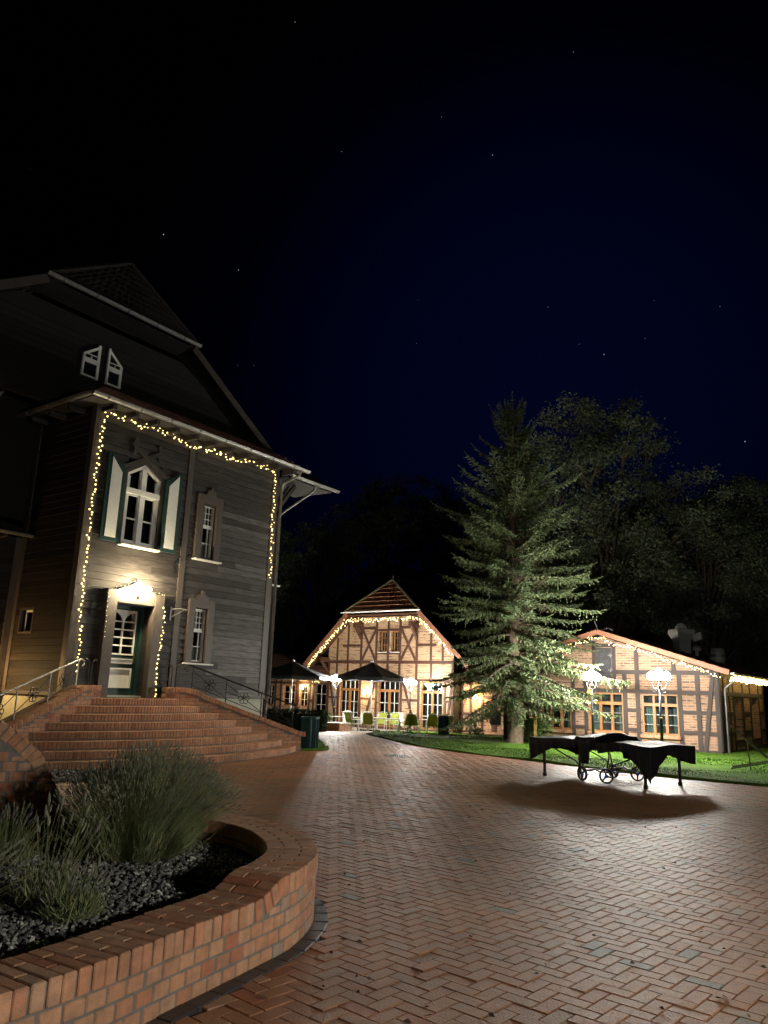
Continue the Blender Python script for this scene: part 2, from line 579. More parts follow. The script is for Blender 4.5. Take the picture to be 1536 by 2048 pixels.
# fan-laid courses on the path towards the terrace
for a in range(60):
    r = 1.0 + a * .13
    m_ = int(r * 2.2 / .21)
    for b in range(m_):
        th = rad(35) + b / max(m_, 1) * 2.2
        x, y = -1.2 + r * math.cos(th) * 1.0, 28.6 + r * math.sin(th)
        if y < 30.45 or y > 40.5 or x < -2.6 or x > 1.2 or inside(lawnpoly, x, y):
            continue
        paver(x, y, -math.sin(th), math.cos(th), math.cos(th), math.sin(th), .102, .062)
structure(mb.build('pavement', M_paver))
# bedding sheet under the pavers and the terrace slabs
mb = MB()
gy = [0 + i * 1.5 for i in range(28)]
gx = [-9, -6, -3, 0, 3, 6, 9, 13]
vs = [(x, y, gz(y) - .008) for y in gy for x in gx]
n = len(gx)
mb.add(vs, [(j * n + i, j * n + i + 1, (j + 1) * n + i + 1, (j + 1) * n + i) for j in range(len(gy) - 1) for i in range(n - 1)])
structure(mb.build('pavement_bed', M_mortar))

# terrace: rectangular slabs in front of the gabled inn
mb = MB()
GO = V((-2.818, 45.0, -.39))
GX, GN = V((math.cos(rad(36)), -math.sin(rad(36)), 0)), V((-math.sin(rad(36)), -math.cos(rad(36)), 0))
for i in range(-12, 24):
    for j in range(0, 12):
        p = GO + GX * (i * .5) + GN * (j * .5 + .3)
        if inside(lawnpoly, p.x, p.y) or p.y < 35.5:
            continue
        mb.bevbox((p.x, p.y, gz(p.y) - .005 + R.gauss(0, .001)), GX * .247, GN * .247, (0, 0, .03), .006, R.random() * .8)
structure(mb.build('terrace_paving', mat('terrace_slab', (.3, .27, .24), .7, var=.2, tints=[(.2, .17, .15), (.28, .24, .2), (.24, .22, .2)], bump=.3)))

# lawn sheet with a bumpy surface, and blades where it is near
M_grass = mat('grass', (.05, .12, .016), .95, spec=.1, var=.35, nscale=1.4, bump=.9, bscale=45, tints=[(.055, .115, .014), (.075, .15, .018), (.1, .17, .028)])
def lawnz(x, y):
    return gz(y) + .05 + .02 * math.sin(x * 1.3 + y * .7) + .015 * math.sin(y * 2.1 - x * .6)
mb = MB()
def lawn_mesh(poly, name):
    mb = MB()
    x0, x1 = min(p[0] for p in poly), min(max(p[0] for p in poly), 26)
    y0, y1 = max(min(p[1] for p in poly), 6), max(p[1] for p in poly)
    st = .5
    i = 0
    edge = [V((p[0], p[1], 0)) for p in poly]
    me = bpy.data.meshes.new(name)
    import bmesh
    bm = bmesh.new()
    pts = smooth_path([(p[0], p[1], 0) for p in poly] + [(poly[0][0], poly[0][1], 0)], .35)[:-1]
    vs = [bm.verts.new((p.x, p.y, 0)) for p in pts]
    bm.faces.new(vs)
    for k in range(int(y0), int(y1) + 1):
        bmesh.ops.bisect_plane(bm, geom=bm.verts[:] + bm.edges[:] + bm.faces[:], plane_co=(0, k, 0), plane_no=(0, 1, 0))
    for k in range(int(x0) - 1, int(x1) + 1, 2):
        bmesh.ops.bisect_plane(bm, geom=bm.verts[:] + bm.edges[:] + bm.faces[:], plane_co=(k, 0, 0), plane_no=(1, 0, 0))
    for v in bm.verts:
        v.co.z = lawnz(v.co.x, v.co.y)
    rim = [e for e in bm.edges if e.is_boundary]
    ex = bmesh.ops.extrude_edge_only(bm, edges=rim)
    for v in ex['geom']:
        if isinstance(v, bmesh.types.BMVert):
            v.co.z = gz(v.co.y) - .06
    bmesh.ops.triangulate(bm, faces=bm.faces[:])
    bmesh.ops.recalc_face_normals(bm, faces=bm.faces[:])
    bm.to_mesh(me); bm.free()
    at = me.attributes.new('tint', 'FLOAT', 'FACE')
    at.data.foreach_set('value', [.4] * len(me.polygons))
    me.materials.append(M_grass)
    return structure(link(name, me)), [(p.x, p.y) for p in pts]
_, LAWN_S = lawn_mesh(LAWN, 'lawn')
_, PATCH_S = lawn_mesh(PATCH, 'lawn')
mb = MB()
def blade(x, y, h, w):
    a = R.random() * 6.283
    dx, dy = math.cos(a), math.sin(a)
    lx, ly = R.gauss(0, .3) * h, R.gauss(0, .3) * h
    z = lawnz(x, y) - .005
    mb.add([(x - dx * w, y - dy * w, z), (x + dx * w, y + dy * w, z), (x + lx, y + ly, z + h)], [(0, 1, 2)], R.random())
cnt = 0
while cnt < 60000:
    y = 13 + R.random() ** 1.3 * 25
    x = -3.5 + R.random() * (8 + y * .45)
    if x > .56 * y + 1.5:
        continue
    if inside(LAWN_S, x, y) or inside(PATCH_S, x, y):
        blade(x, y, R.uniform(.012, .034), R.uniform(.006, .012) * (1 + (y - 14) * .05))
        cnt += 1
o = mb.build('grass_blades', M_grass)
tag(o, 'short green grass blades covering the lawn beside the brick pavement', 'grass'); o['kind'] = 'stuff'

# manhole cover
t = thing('manhole_cover', 'round dark metal manhole cover set in the brick pavement', 'manhole', (.55, 20.3, 0))
mb = MB(); mb.lathe([(.30, -.02), (.30, .004), (.27, .008), (.001, .008)], 32)
for i in range(-4, 5):
    for j in range(-4, 5):
        if i * i + j * j < 17:
            mb.box(i * .056 - .016, i * .056 + .016, j * .056 - .016, j * .056 + .016, .008, .013)
mb.build('cover', mat('cast_iron', (.045, .04, .037), .45, metal=.6), t)
mb = MB(); mb.lathe([(.36, -.02), (.36, .006), (.305, .006), (.305, -.02)], 32); mb.build('ring', mat('cast_ring', (.06, .055, .05), .6, metal=.4), t)

# ------------------------------------------------------------------ brick planter
def curved_wall(path, top, thick, z0, brick_w, name_wall, name_cop, parent, s_from, s_to, cop_w=.0765, ch=.006, row=.083, cop_h=.115):
    """courses of header bricks along a curved path (outer face on the path), rowlock coping on top"""
    mb = MB()
    rows = 24
    for r in range(rows):
        zc = z0 + (r + .5) * row
        s = s_from + (brick_w / 2 if r % 2 else 0)
        while s < s_to:
            i = min(int((s + brick_w / 2) / .01), len(path) - 1)
            lim = min(top(s), top(s + brick_w)) - cop_h - .008
            h = row - .012
            if zc - h / 2 < lim - .015:
                hh = min(zc + h / 2, lim) - (zc - h / 2)
                nn, tt = nrm(path, i)
                p = path[i]
                c = V((p.x, p.y, zc - h / 2 + hh / 2)) - nn * (.05 + R.gauss(.0, .0015))
                mb.bevbox(c, tt * (brick_w / 2 - .0055), nn * .05, (0, 0, hh / 2), min(ch, hh * .3), R.random())
                c2 = V((p.x, p.y, zc - h / 2 + hh / 2)) - nn * (thick - .05)
                mb.obox(c2, tt * (brick_w / 2 - .0055) * .9, nn * .05, (0, 0, hh / 2), R.random())
            s += brick_w
    # mortar core
    st = 5
    a, b = int(s_from / .01), min(int(s_to / .01), len(path) - 1)
    idx = list(range(a, b, st)) + [b]
    vs = []
    for i in idx:
        nn, tt = nrm(path, i)
        p = path[i]
        zt = top(i * .01) - cop_h + .004
        for off in (.006, thick - .006):
            q = p - nn * off
            vs += [(q.x, q.y, z0 - .05), (q.x, q.y, zt)]
    fs = []
    for k in range(len(idx) - 1):
        A, B = k * 4, (k + 1) * 4
        fs += [(A, B, B + 1, A + 1), (A + 2, A + 3, B + 3, B + 2), (A + 1, B + 1, B + 3, A + 3)]
    fs += [(0, 1, 3, 2), (len(vs) - 4, len(vs) - 2, len(vs) - 1, len(vs) - 3)]
    mb.add(vs, fs, -1)
    wall = mb.build(name_wall, M_brick, parent)
    mb = MB()
    s, k = s_from + cop_w / 2, 0
    while s < s_to - cop_w / 2:
        i = min(int(s / .01), len(path) - 1)
        nn, tt = nrm(path, i)
        dz = top(s + .03) - top(s - .03)
        sl = math.atan2(dz, .06)
        td = tt * math.cos(sl) + V((0, 0, math.sin(sl)))
        nd = -tt * math.sin(sl) + V((0, 0, math.cos(sl)))
        p = path[i]
        base = V((p.x, p.y, top(s))) - nd * (cop_h / 2) + nd * R.gauss(0, .0012)
        L1 = .24 if k % 2 else .115
        o_ = .012
        w_ = cop_w / 2 - .0045
        for (a0, a1) in ((-o_, L1 - .005), (L1 + .005, thick + .0)):
            c = base - nn * ((a0 + a1) / 2)
            # wedge the bricks a little on tight curves
            mb.bevbox(c, td * w_, nn * ((a1 - a0) / 2), nd * (cop_h / 2), ch, R.random() * .95)
        s += cop_w * math.cos(sl) if abs(sl) > .05 else cop_w
        k += 1
    # joint filler
    vs = []
    for i in idx:
        nn, tt = nrm(path, i)
        p = path[i]
        zt = top(i * .01)
        for off in (.0, thick - .008):
            q = p - nn * off
            vs += [(q.x, q.y, zt - cop_h), (q.x, q.y, zt - .012)]
    mb.add(vs, fs, -1)
    cop = mb.build(name_cop, M_brick, parent)
    return wall, cop

pl = thing('brick_planter', 'curved low brick planter wall with rowlock coping in the foreground', 'planter', (0, 0, 0))
curved_wall(PL, ptop, .365, -.0845, .122, 'wall', 'coping', pl, .0, len(PL) * .01 - .02)
# black edging strip at its foot
mb = MB()
s = .1
while s < SSW + 1.5:
    i = int(s / .01)
    nn, tt = nrm(PL, i)
    p = PL[i] + nn * .052
    mb.bevbox((p.x, p.y, .0), tt * .097, nn * .052, (0, 0, .013 + R.gauss(0, .0008)), .004, R.random())
    s += .2
mb.build('edging', mat('black_paver', (.03, .029, .031), .5, var=.2, bump=.3, tints=[(.03, .029, .03), (.045, .043, .045)]), pl)
# soil
soilpoly = [p for p in INNER[::8]] + [V((-6, 6.4, 0)), V((-6, 1.2, 0))]
def soilz(x, y):
    return .283
import bmesh
bm = bmesh.new()
vv = [bm.verts.new((p.x, p.y, soilz(p.x, p.y))) for p in soilpoly]
f = bm.faces.new(vv)
bmesh.ops.triangulate(bm, faces=[f])
bmesh.ops.recalc_face_normals(bm, faces=bm.faces[:])
me = bpy.data.meshes.new('soil'); bm.to_mesh(me); bm.free()
me.materials.append(mat('soil', (.018, .014, .011), .95, var=.4, nscale=30, bump=1, bscale=80))
link('soil', me, pl)

M_gravel = mat('gravel', (.3, .3, .27), .85, var=.3, nscale=30, tints=[(.07, .07, .07), (.11, .11, .105), (.15, .15, .14), (.16, .16, .14), (.24, .23, .2), (.6, .59, .52)])
def gravel(n_, test, zf, x0, x1, y0, y1, s0, s1, label):
    mb = MB()
    c = 0
    while c < n_:
        x, y = R.uniform(x0, x1), R.uniform(y0, y1)
        if not test(x, y):
            continue
        s_ = s0 + (s1 - s0) * R.random() ** 2 * 1.25
        a = R.random() * 6.28
        ux, uy = math.cos(a) * s_, math.sin(a) * s_
        e_ = R.uniform(.6, 1)
        z = zf(x, y) + s_ * .3
        tz = R.gauss(0, .35) * s_
        vs = [(x + ux, y + uy, z + tz), (x - uy * e_, y + ux * e_, z - tz * .5), (x - ux * .9, y - uy * .9, z - tz), (x + uy * e_, y - ux * e_, z + tz * .4),
              (x + R.gauss(0, .2) * s_, y + R.gauss(0, .2) * s_, z + s_ * R.uniform(.45, .75)), (x, y, z - s_ * .6)]
        mb.add(vs, [(0, 1, 4), (1, 2, 4), (2, 3, 4), (3, 0, 4), (1, 0, 5), (2, 1, 5), (3, 2, 5), (0, 3, 5)], R.random())
        c += 1
    o = mb.build('gravel', M_gravel)
    tag(o, label, 'gravel'); o['kind'] = 'stuff'
inn = [(p.x, p.y) for p in soilpoly]
def in_bed(x, y):
    if not inside(inn, x, y):
        return False
    # an uncovered strip of dark soil stays along the rim
    dmin = min((p.x - x) ** 2 + (p.y - y) ** 2 for p in INNER[200:900:10])
    return dmin > (.10 + .03 * math.sin(9 * x + 7 * y)) ** 2
gravel(7500, in_bed, soilz, -2.9, -.6, 3.3, 7.3, .010, .026, 'grey and white gravel stones strewn over the planter soil')
# strip of light gravel at the foot of the stair
def in_strip(x, y):
    d = V((x, y, 0)) - HD
    t_, n_ = d.dot(HW), d.dot(HN)
    rr_ = math.hypot(t_, n_ + 5.08)
    return 8.05 < rr_ < 9.7 and -5.6 < t_ < -1.4
gravel(2600, in_strip, lambda x, y: .02, -9.5, -3.5, 11, 17.5, .02, .045, 'strip of pale gravel at the foot of the round stair')
# ------------------------------------------------------------------ round brick stair (house frame)
RISE = .156
NC = -5.08
def arc_n(r, t):
    return math.sqrt(max(r * r - t * t, 0)) + NC
def flank_n(t):
    return .42 + (abs(t) - .88) * .437
st = thing('entrance_stairs', 'round brick stair of eight steps rising to the white door', 'stairs', HD, HROT)
for k in range(8):
    r = 8 - .32 * k
    z1 = RISE * (k + 1)
    # where the arc meets the flanking walls
    te = .9
    while arc_n(r, te) > flank_n(te) and te < 5:
        te += .01
    te += .02
    mb = MB()
    th = math.asin(te / r)
    nb = int(2 * th * r / .0765)
    for b in range(nb):
        a = -th + (b + .5) * 2 * th / nb
        d = V((math.sin(a), -math.cos(a), 0))
        q = V((math.cos(a), math.sin(a), 0))
        c = V((0, -NC, 0)) + d * (r - .118) + V((0, 0, z1 - .068 + R.gauss(0, .0012)))
        mb.bevbox(c, q * (th * r / nb - .004), d * .118, (0, 0, .068), .006, R.random() * .9)
    # second tread row behind the nosing, then the core
    for b in range(nb):
        a = -th + (b + .5) * 2 * th / nb
        d = V((math.sin(a), -math.cos(a), 0)); q = V((math.cos(a), math.sin(a), 0))
        c = V((0, -NC, 0)) + d * (r - .36) + V((0, 0, z1 - .05 + R.gauss(0, .0012)))
        mb.bevbox(c, q * (th * (r - .36) / nb - .004), d * .115, (0, 0, .05), .006, R.random() * .9)
    m_ = 30
    A = [V((0, -NC, 0)) + V((math.sin(-th + 2 * th * i / m_), -math.cos(-th + 2 * th * i / m_), 0)) * (r - .012) for i in range(m_ + 1)]
    poly = [(p.x, p.y, max(z1 - .17, -.03)) for p in A] + [(te, .02, max(z1 - .17, -.03)), (-te, .02, max(z1 - .17, -.03))]
    mb.prism([(x, y, z) for x, y, z in poly], (0, 0, z1 - .012 - max(z1 - .17, -.03)), -1)
    if k == 7:      # paved landing in front of the door
        for i in range(-12, 12):
            for j in range(5):
                x, y = i * .085 + .0425, -.02 - j * .0 - .06 - j * .12
                if -y < arc_n(r - .48, x) - .02:
                    mb.bevbox((x, y, z1 - .04), (.039, 0, 0), (0, .055, 0), (0, 0, .04), .005, R.random() * .9)
    mb.build('step', M_brick, st)

def flank(sign, label):
    t = thing('stair_side_wall', label, 'wall', HD, HROT, None)
    A, E_ = V((sign * .88, -.42, 0)), V((sign * 4.2, -flank_n(4.2), 0))
    u_ = (E_ - A).normalized()
    ln = (E_ - A).length
    out = V((u_.y, -u_.x, 0))
    if out.y > 0:
        out = -out
    prof = [(0, 1.52), (.55, 1.52), (.8, 1.46), (1.0, 1.36), (ln - .25, .58), (ln, .50)]
    H = lambda d: interp(prof, d)
    TH = .365
    mb = MB()
    for r in range(20):
        z = -.04 + r * .083
        d = 0.0
        k = 0
        while d < ln:
            bw = .115 if (r % 2 and k == 0) else .24
            bw = min(bw, ln - d)
            lim = min(H(d), H(d + bw)) - .125
            h = .072
            if z + .02 < lim and bw > .03:
                hh = min(z + h, lim) - z
                c = A + u_ * (d + bw / 2) + V((0, 0, z + hh / 2))
                mb.bevbox(c - out * (.05 + R.gauss(0, .001)), u_ * (bw / 2 - .005), out * .05, (0, 0, hh / 2), .005, R.random())
                mb.obox(c - out * (TH - .05), u_ * (bw / 2 - .005), out * .05, (0, 0, hh / 2), R.random())
            d += bw
            k += 1
        lim = H(0) - .12
        for q in range(3):       # end facing the door
            z2 = z + .072
            if z2 < lim:
                mb.bevbox(A - out * (.06 + q * .122) + V((0, 0, z + .036)) + u_ * .05, u_ * .054, out * .055, (0, 0, .036), .005, R.random())
    pts = [(d, H(d) - .118) for d in [i * ln / 24 for i in range(25)]]
    q0 = [A + u_ * min(d + .006, ln - .006) - out * .006 + V((0, 0, z)) for d, z in pts]
    poly = q0 + [A + u_ * (ln - .006) - out * .006 + V((0, 0, -.04)), A + u_ * .006 - out * .006 + V((0, 0, -.04))]
    mb.prism(poly, -out * (TH - .012), -1)
    mb.build('wall', M_brick, t)
    mb = MB()
    d = .0
    while d < ln + .04:
        sl = math.atan2(H(d + .03) - H(d - .03), .06)
        td = u_ * math.cos(sl) + V((0, 0, math.sin(sl)))
        nd = -u_ * math.sin(sl) + V((0, 0, math.cos(sl)))
        base = A + u_ * (d + .037) + V((0, 0, H(d + .037))) - nd * .0575
        for a0, a1 in ((-.014, .236), (.244, TH + .014)):
            mb.bevbox(base - out * ((a0 + a1) / 2), td * .0335, out * ((a1 - a0) / 2), nd * .0575, .006, R.random() * .95)
        mb.obox(base - out * (TH / 2) - nd * .006, td * .044, out * (TH / 2), nd * .048, -1)
        d += .0765 * math.cos(sl)
    mb.build('coping', M_brick, t)
    return A, u_, out, H, ln
FR = flank(1, 'sloping brick side wall of the round stair, nearer the bottle green bin')
FL = flank(-1, 'sloping brick side wall of the round stair, partly behind the swooping planter wall')

def flower(mb, c, ax, az, r):
    """wrought scroll flower: ring, petals, heart"""
    for k in range(6):
        a = k * math.pi / 3
        cc = c + ax * (math.cos(a) * r * .62) + az * (math.sin(a) * r * .62)
        mb.tube([cc + ax * (math.cos(b) * r * .36) + az * (math.sin(b) * r * .36) for b in [i * 2 * math.pi / 10 for i in range(11)]], .009, 5, caps=False)
    mb.lathe([(.001, -.02), (r * .2, -.02), (r * .22, 0), (r * .2, .02), (.001, .02)], 8, c)
def railing(fl, sign, label, rail_mat):
    A, u_, out, H, ln = fl
    t = thing('stair_railing', label, 'railing', HD, HROT, None)
    mid = -out * .18
    d0, d1 = .62, ln - .5
    P = lambda d, dz: A + u_ * d + mid + V((0, 0, H(d) + dz))
    zr = lambda d: interp([(d0, 2.06), (ln - .2, 1.16)], d)
    Q = lambda d, z: A + u_ * d + mid + V((0, 0, z))
    end = ln - .15
    mb = MB()
    curl = [Q(d0 - .05 - .1 * math.sin(a), zr(d0) - .06 + .07 * math.cos(a) - .02) for a in [math.pi * .9, math.pi * .6, math.pi * .3, .1]]
    pts = curl + [Q(d0 + (end - d0) * i / 8, zr(d0 + (end - d0) * i / 8)) for i in range(9)]
    tail = [Q(end + .1, zr(end) - .06), Q(end + .14, zr(end) - .16), Q(end + .08, zr(end) - .22)]
    mb.tube(pts + tail, .02, 8)
    mb.build('handrail', rail_mat, t, True)
    posts = [d0 + .06, d0 + .95, d0 + 1.9, end - .06]
    for d in posts:
        mb = MB()
        mb.tube([Q(d, H(d) - .01), Q(d, zr(d))], .014, 6)
        mb.lathe([(.035, 0), (.035, .015), (.015, .02)], 8, Q(d, H(d) - .002))
        mb.build('post', rail_mat, t)
    for i in range(3):
        a, b = posts[i], posts[i + 1]
        mb = MB()
        m_ = (a + b) / 2
        c = Q(m_, (H(m_) + zr(m_)) / 2)
        mb.tube([Q(a, zr(a) - .1), c + (Q(a, zr(a) - .1) - c).normalized() * .13], .009, 5)
        mb.tube([Q(b, H(b) + .12), c + (Q(b, H(b) + .12) - c).normalized() * .13], .009, 5)
        mb.tube([Q(a, H(a) + .1 + .0 * i), Q(b, H(b) + .1)], .009, 5)
        if i == 1:
            mb.tube([Q(a, H(a) + .28), c + (Q(a, H(a) + .28) - c).normalized() * .13], .009, 5)
        flower(mb, c, u_, V((0, 0, 1)), .15)
        mb.build('ornament', M_iron, t)
    # crook at the landing
    mb = MB()
    for s_ in (-1, 1):
        b = A + u_ * .22 + mid + V((0, 0, 1.52))
        pts = [b + u_ * (s_ * .05) + V((0, 0, .0)), b + u_ * (s_ * .05) + V((0, 0, .42))]
        pts += [b + u_ * (s_ * (.05 + .12 * (1 - math.cos(a)))) + V((0, 0, .42 + .13 * math.sin(a))) for a in (.4, .8, 1.2, 1.6, 2.0)]
        mb.tube(pts, .016, 6)
    mb.build('crook', M_iron, t)
railing(FR, 1, 'dark wrought iron railing with scroll flowers on the side wall nearer the bin', M_iron)
railing(FL, -1, 'pale galvanised handrail on the side wall behind the swooping planter wall', M_steelrail)

# ------------------------------------------------------------------ timber house (house frame: x along front, -y outward)
H = thing('timber_house', 'dark weatherboarded timber house with a steep half hipped roof and string lights', 'house', HD, HROT)
def boards(mb, p0, p1, z0, z1, holes=(), bh=.17, proud=.03, tone=lambda d, z: .3):
    """horizontal weatherboards between plan points p0 -> p1 (outward = right of travel); holes: (d0, d1, z0, z1) along the run"""
    p0, p1 = V(p0), V(p1)
    u_ = (p1 - p0).normalized()
    ln = (p1 - p0).length
    out = V((u_.y, -u_.x, 0))
    nb_ = max(1, round((z1 - z0) / bh))
    bh = (z1 - z0) / nb_
    for b in range(nb_):
        a0, a1 = z0 + b * bh, z0 + (b + 1) * bh
        zc = (a0 + a1) / 2
        segs = [(0, ln)]
        for h in holes:
            if h[2] <= zc <= h[3]:
                ns = []
                for (x0, x1) in segs:
                    if h[1] <= x0 or h[0] >= x1:
                        ns.append((x0, x1))
                    else:
                        if h[0] > x0: ns.append((x0, h[0]))
                        if h[1] < x1: ns.append((h[1], x1))
                segs = ns
        for x0, x1 in segs:
            # split long runs at random butt joints
            cuts = [x0]
            while x1 - cuts[-1] > 3.6:
                cuts.append(cuts[-1] + R.uniform(1.6, 3.4))
            cuts.append(x1)
            for c0, c1 in zip(cuts, cuts[1:]):
                tn = min(max(R.gauss(tone(c0, zc), .17), 0), 1)
                pr = proud + R.gauss(0, .0015)
                q0, q1 = p0 + u_ * (c0 + .0015), p0 + u_ * (c1 - .0015)
                lo, hi = V((0, 0, a0 + .012)), V((0, 0, a1 + .004))
                vs = [q0 + out * pr + lo, q1 + out * pr + lo, q1 + out * .003 + hi, q0 + out * .003 + hi, q0 - out * .02 + lo, q1 - out * .02 + lo]
                mb.add(vs, [(0, 1, 2, 3), (4, 5, 1, 0), (0, 3, 4), (1, 5, 2)], tn)
M_sideboard = mat('shaded_board', (.03, .024, .02), .7, var=.4, nscale=2.6, bump=.5, bscale=12, stretch=(1, 1, 7), spec=.3, tints=[(.016, .012, .009), (.034, .025, .018), (.05, .038, .028)])  # shade of the side walls put into the colour, darker than the front
Z0, Z1 = 1.33, 7.95
DOOR = (-.53, .53, 1.25, 3.42)
BIG = (-.56, .44, 4.80, 6.55)
N1 = (1.86, 2.30, 2.15, 3.52)
N2 = (1.86, 2.30, 4.82, 6.30)
XL, XR = -1.55, 4.60
hole = lambda o: (o[0] - XL, o[1] - XL, o[2], o[3])
mb = MB()
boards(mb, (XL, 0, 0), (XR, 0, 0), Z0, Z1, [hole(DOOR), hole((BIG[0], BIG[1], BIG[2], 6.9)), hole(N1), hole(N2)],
       tone=lambda d, z: .24 if d < 2.85 else interp([(1.3, .92), (3.2, .8), (4.6, .62), (5.6, .5), (7.9, .34)], z))  # left bay evenly dark; right bay boards paler towards the bottom
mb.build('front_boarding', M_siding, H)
mb = MB()
boards(mb, (XL, 2.45, 0), (XL, 0, 0), Z0, Z1, [(.36, .94, 2.66, 3.22)], tone=lambda d, z: .35)
boards(mb, (-8.2, 2.45, 0), (XL, 2.45, 0), Z0, 4.95, tone=lambda d, z: .35)
mb.build('side_boarding', M_sideboard, H)
mb = MB()
boards(mb, (XR, .62, 0), (5.32, .62, 0), Z0, 7.7, bh=.16, tone=lambda d, z: .75)
boards(mb, (5.32, .62, 0), (5.32, 8, 0), Z0, 7.7)
mb.build('rear_boarding', M_siding, H)
# core volumes behind the boards (openings are real recesses)
mb = MB()
def core(x0, x1, y0, y1, z0, z1):
    mb.box(x0, x1, y0, y1, z0, z1)
for x0, x1, zs in [(XL + .03, DOOR[0], None), (DOOR[0], DOOR[1], [(3.42, 4.8), (6.9, 8)]), (DOOR[1], N1[0], None), (N1[0], N1[1], [(1.27, 2.15), (3.52, 4.82), (6.30, 8)]), (N1[1], XR, None)]:
    for z0, z1 in (zs or [(1.27, 8)]):
        core(x0, x1, .021, .42, z0, z1)
core(XL + .03, XR, .42, .5, 1.27, 8)
core(XL + .021, -1.2, .5, .70, 1.27, 8); core(XL + .021, -1.2, .70, 2.45, 1.27, 2.66); core(XL + .021, -1.2, .7, 2.45, 3.22, 8)
core(XL + .021, -1.2, 2.1, 2.45, 2.66, 3.22); core(XL + .021, -1.2, .7, 1.5, 2.66, 3.22); core(-1.30, -1.2, 1.5, 2.1, 2.66, 3.22)
core(-8.2, -1.2, 2.475, 2.8, 1.27, 4.95)
core(5.29, 5.0, .66, 9, 1.27, 7.7); core(4.4, 5.31, .645, .9, 1.27, 7.7)
mb.build('wall_core', M_darkroom, H)
mb = MB()
mb.box(XL + .05, XR - .04, .03, 8, -.2, 1.30)
mb.box(-8.2, XL, 2.50, 8, -.2, 1.30)
mb.box(4.5, 5.29, .66, 9, -.2, 1.30)
mb.build('plinth', M_plinth, H)
mb = MB()
for p, q in [((XL - .05, -.05), (-.8, 0)), ((.8, -.05), (XR + .04, 0))]:
    mb.box(p[0], q[0], -.045, 0, 1.27, 1.35)
mb.box(XL - .045, XL, .0, 2.5, 1.27, 1.35)
mb.box(-8.2, XL - .05, 2.405, 2.45, 1.27, 1.35)
mb.box(4.66, 5.36, .57, .62, 1.27, 1.35)
mb.build('base_board', M_trim, H)
def cornerboard(x0, x1, y0, y1, z0, z1):
    mb = MB(); mb.box(x0, x1, y0, y1, z0, z1); mb.build('corner_board', M_trim, H)
cornerboard(XL - .035, XL + .22, -.038, 0, 1.35, 7.95)
cornerboard(XL - .038, XL, .0, .16, 1.35, 7.95)
cornerboard(1.25, 1.42, -.042, 0, 1.30, 7.95)
cornerboard(XR - .2, XR + .038, -.04, 0, 1.35, 7.95)
cornerboard(XR, XR + .036, .0, .6, 1.35, 7.95)
cornerboard(XL - .2, XL - .04, 2.41, 2.45, 1.35, 4.95)
cornerboard(XL - .04, XL, 2.28, 2.45, 1.35, 7.9)
cornerboard(5.18, 5.355, .58, .62, 1.35, 7.7)
mb = MB(); mb.box(XL - .03, XR + .03, -.03, 0, 7.8, 7.97); mb.build('frieze_board', M_trim, H)

def recess(x0, x1, z0, z1, depth, m, name='reveal'):
    mb = MB()
    mb.quad((x0, -.02, z0), (x0, depth, z0), (x0, depth, z1), (x0, -.02, z1))
    mb.quad((x1, depth, z0), (x1, -.02, z0), (x1, -.02, z1), (x1, depth, z1))
    mb.quad((x0, depth, z1), (x1, depth, z1), (x1, -.02, z1), (x0, -.02, z1))
    mb.quad((x0, -.02, z0), (x1, -.02, z0), (x1, depth, z0), (x0, depth, z0))
    return mb
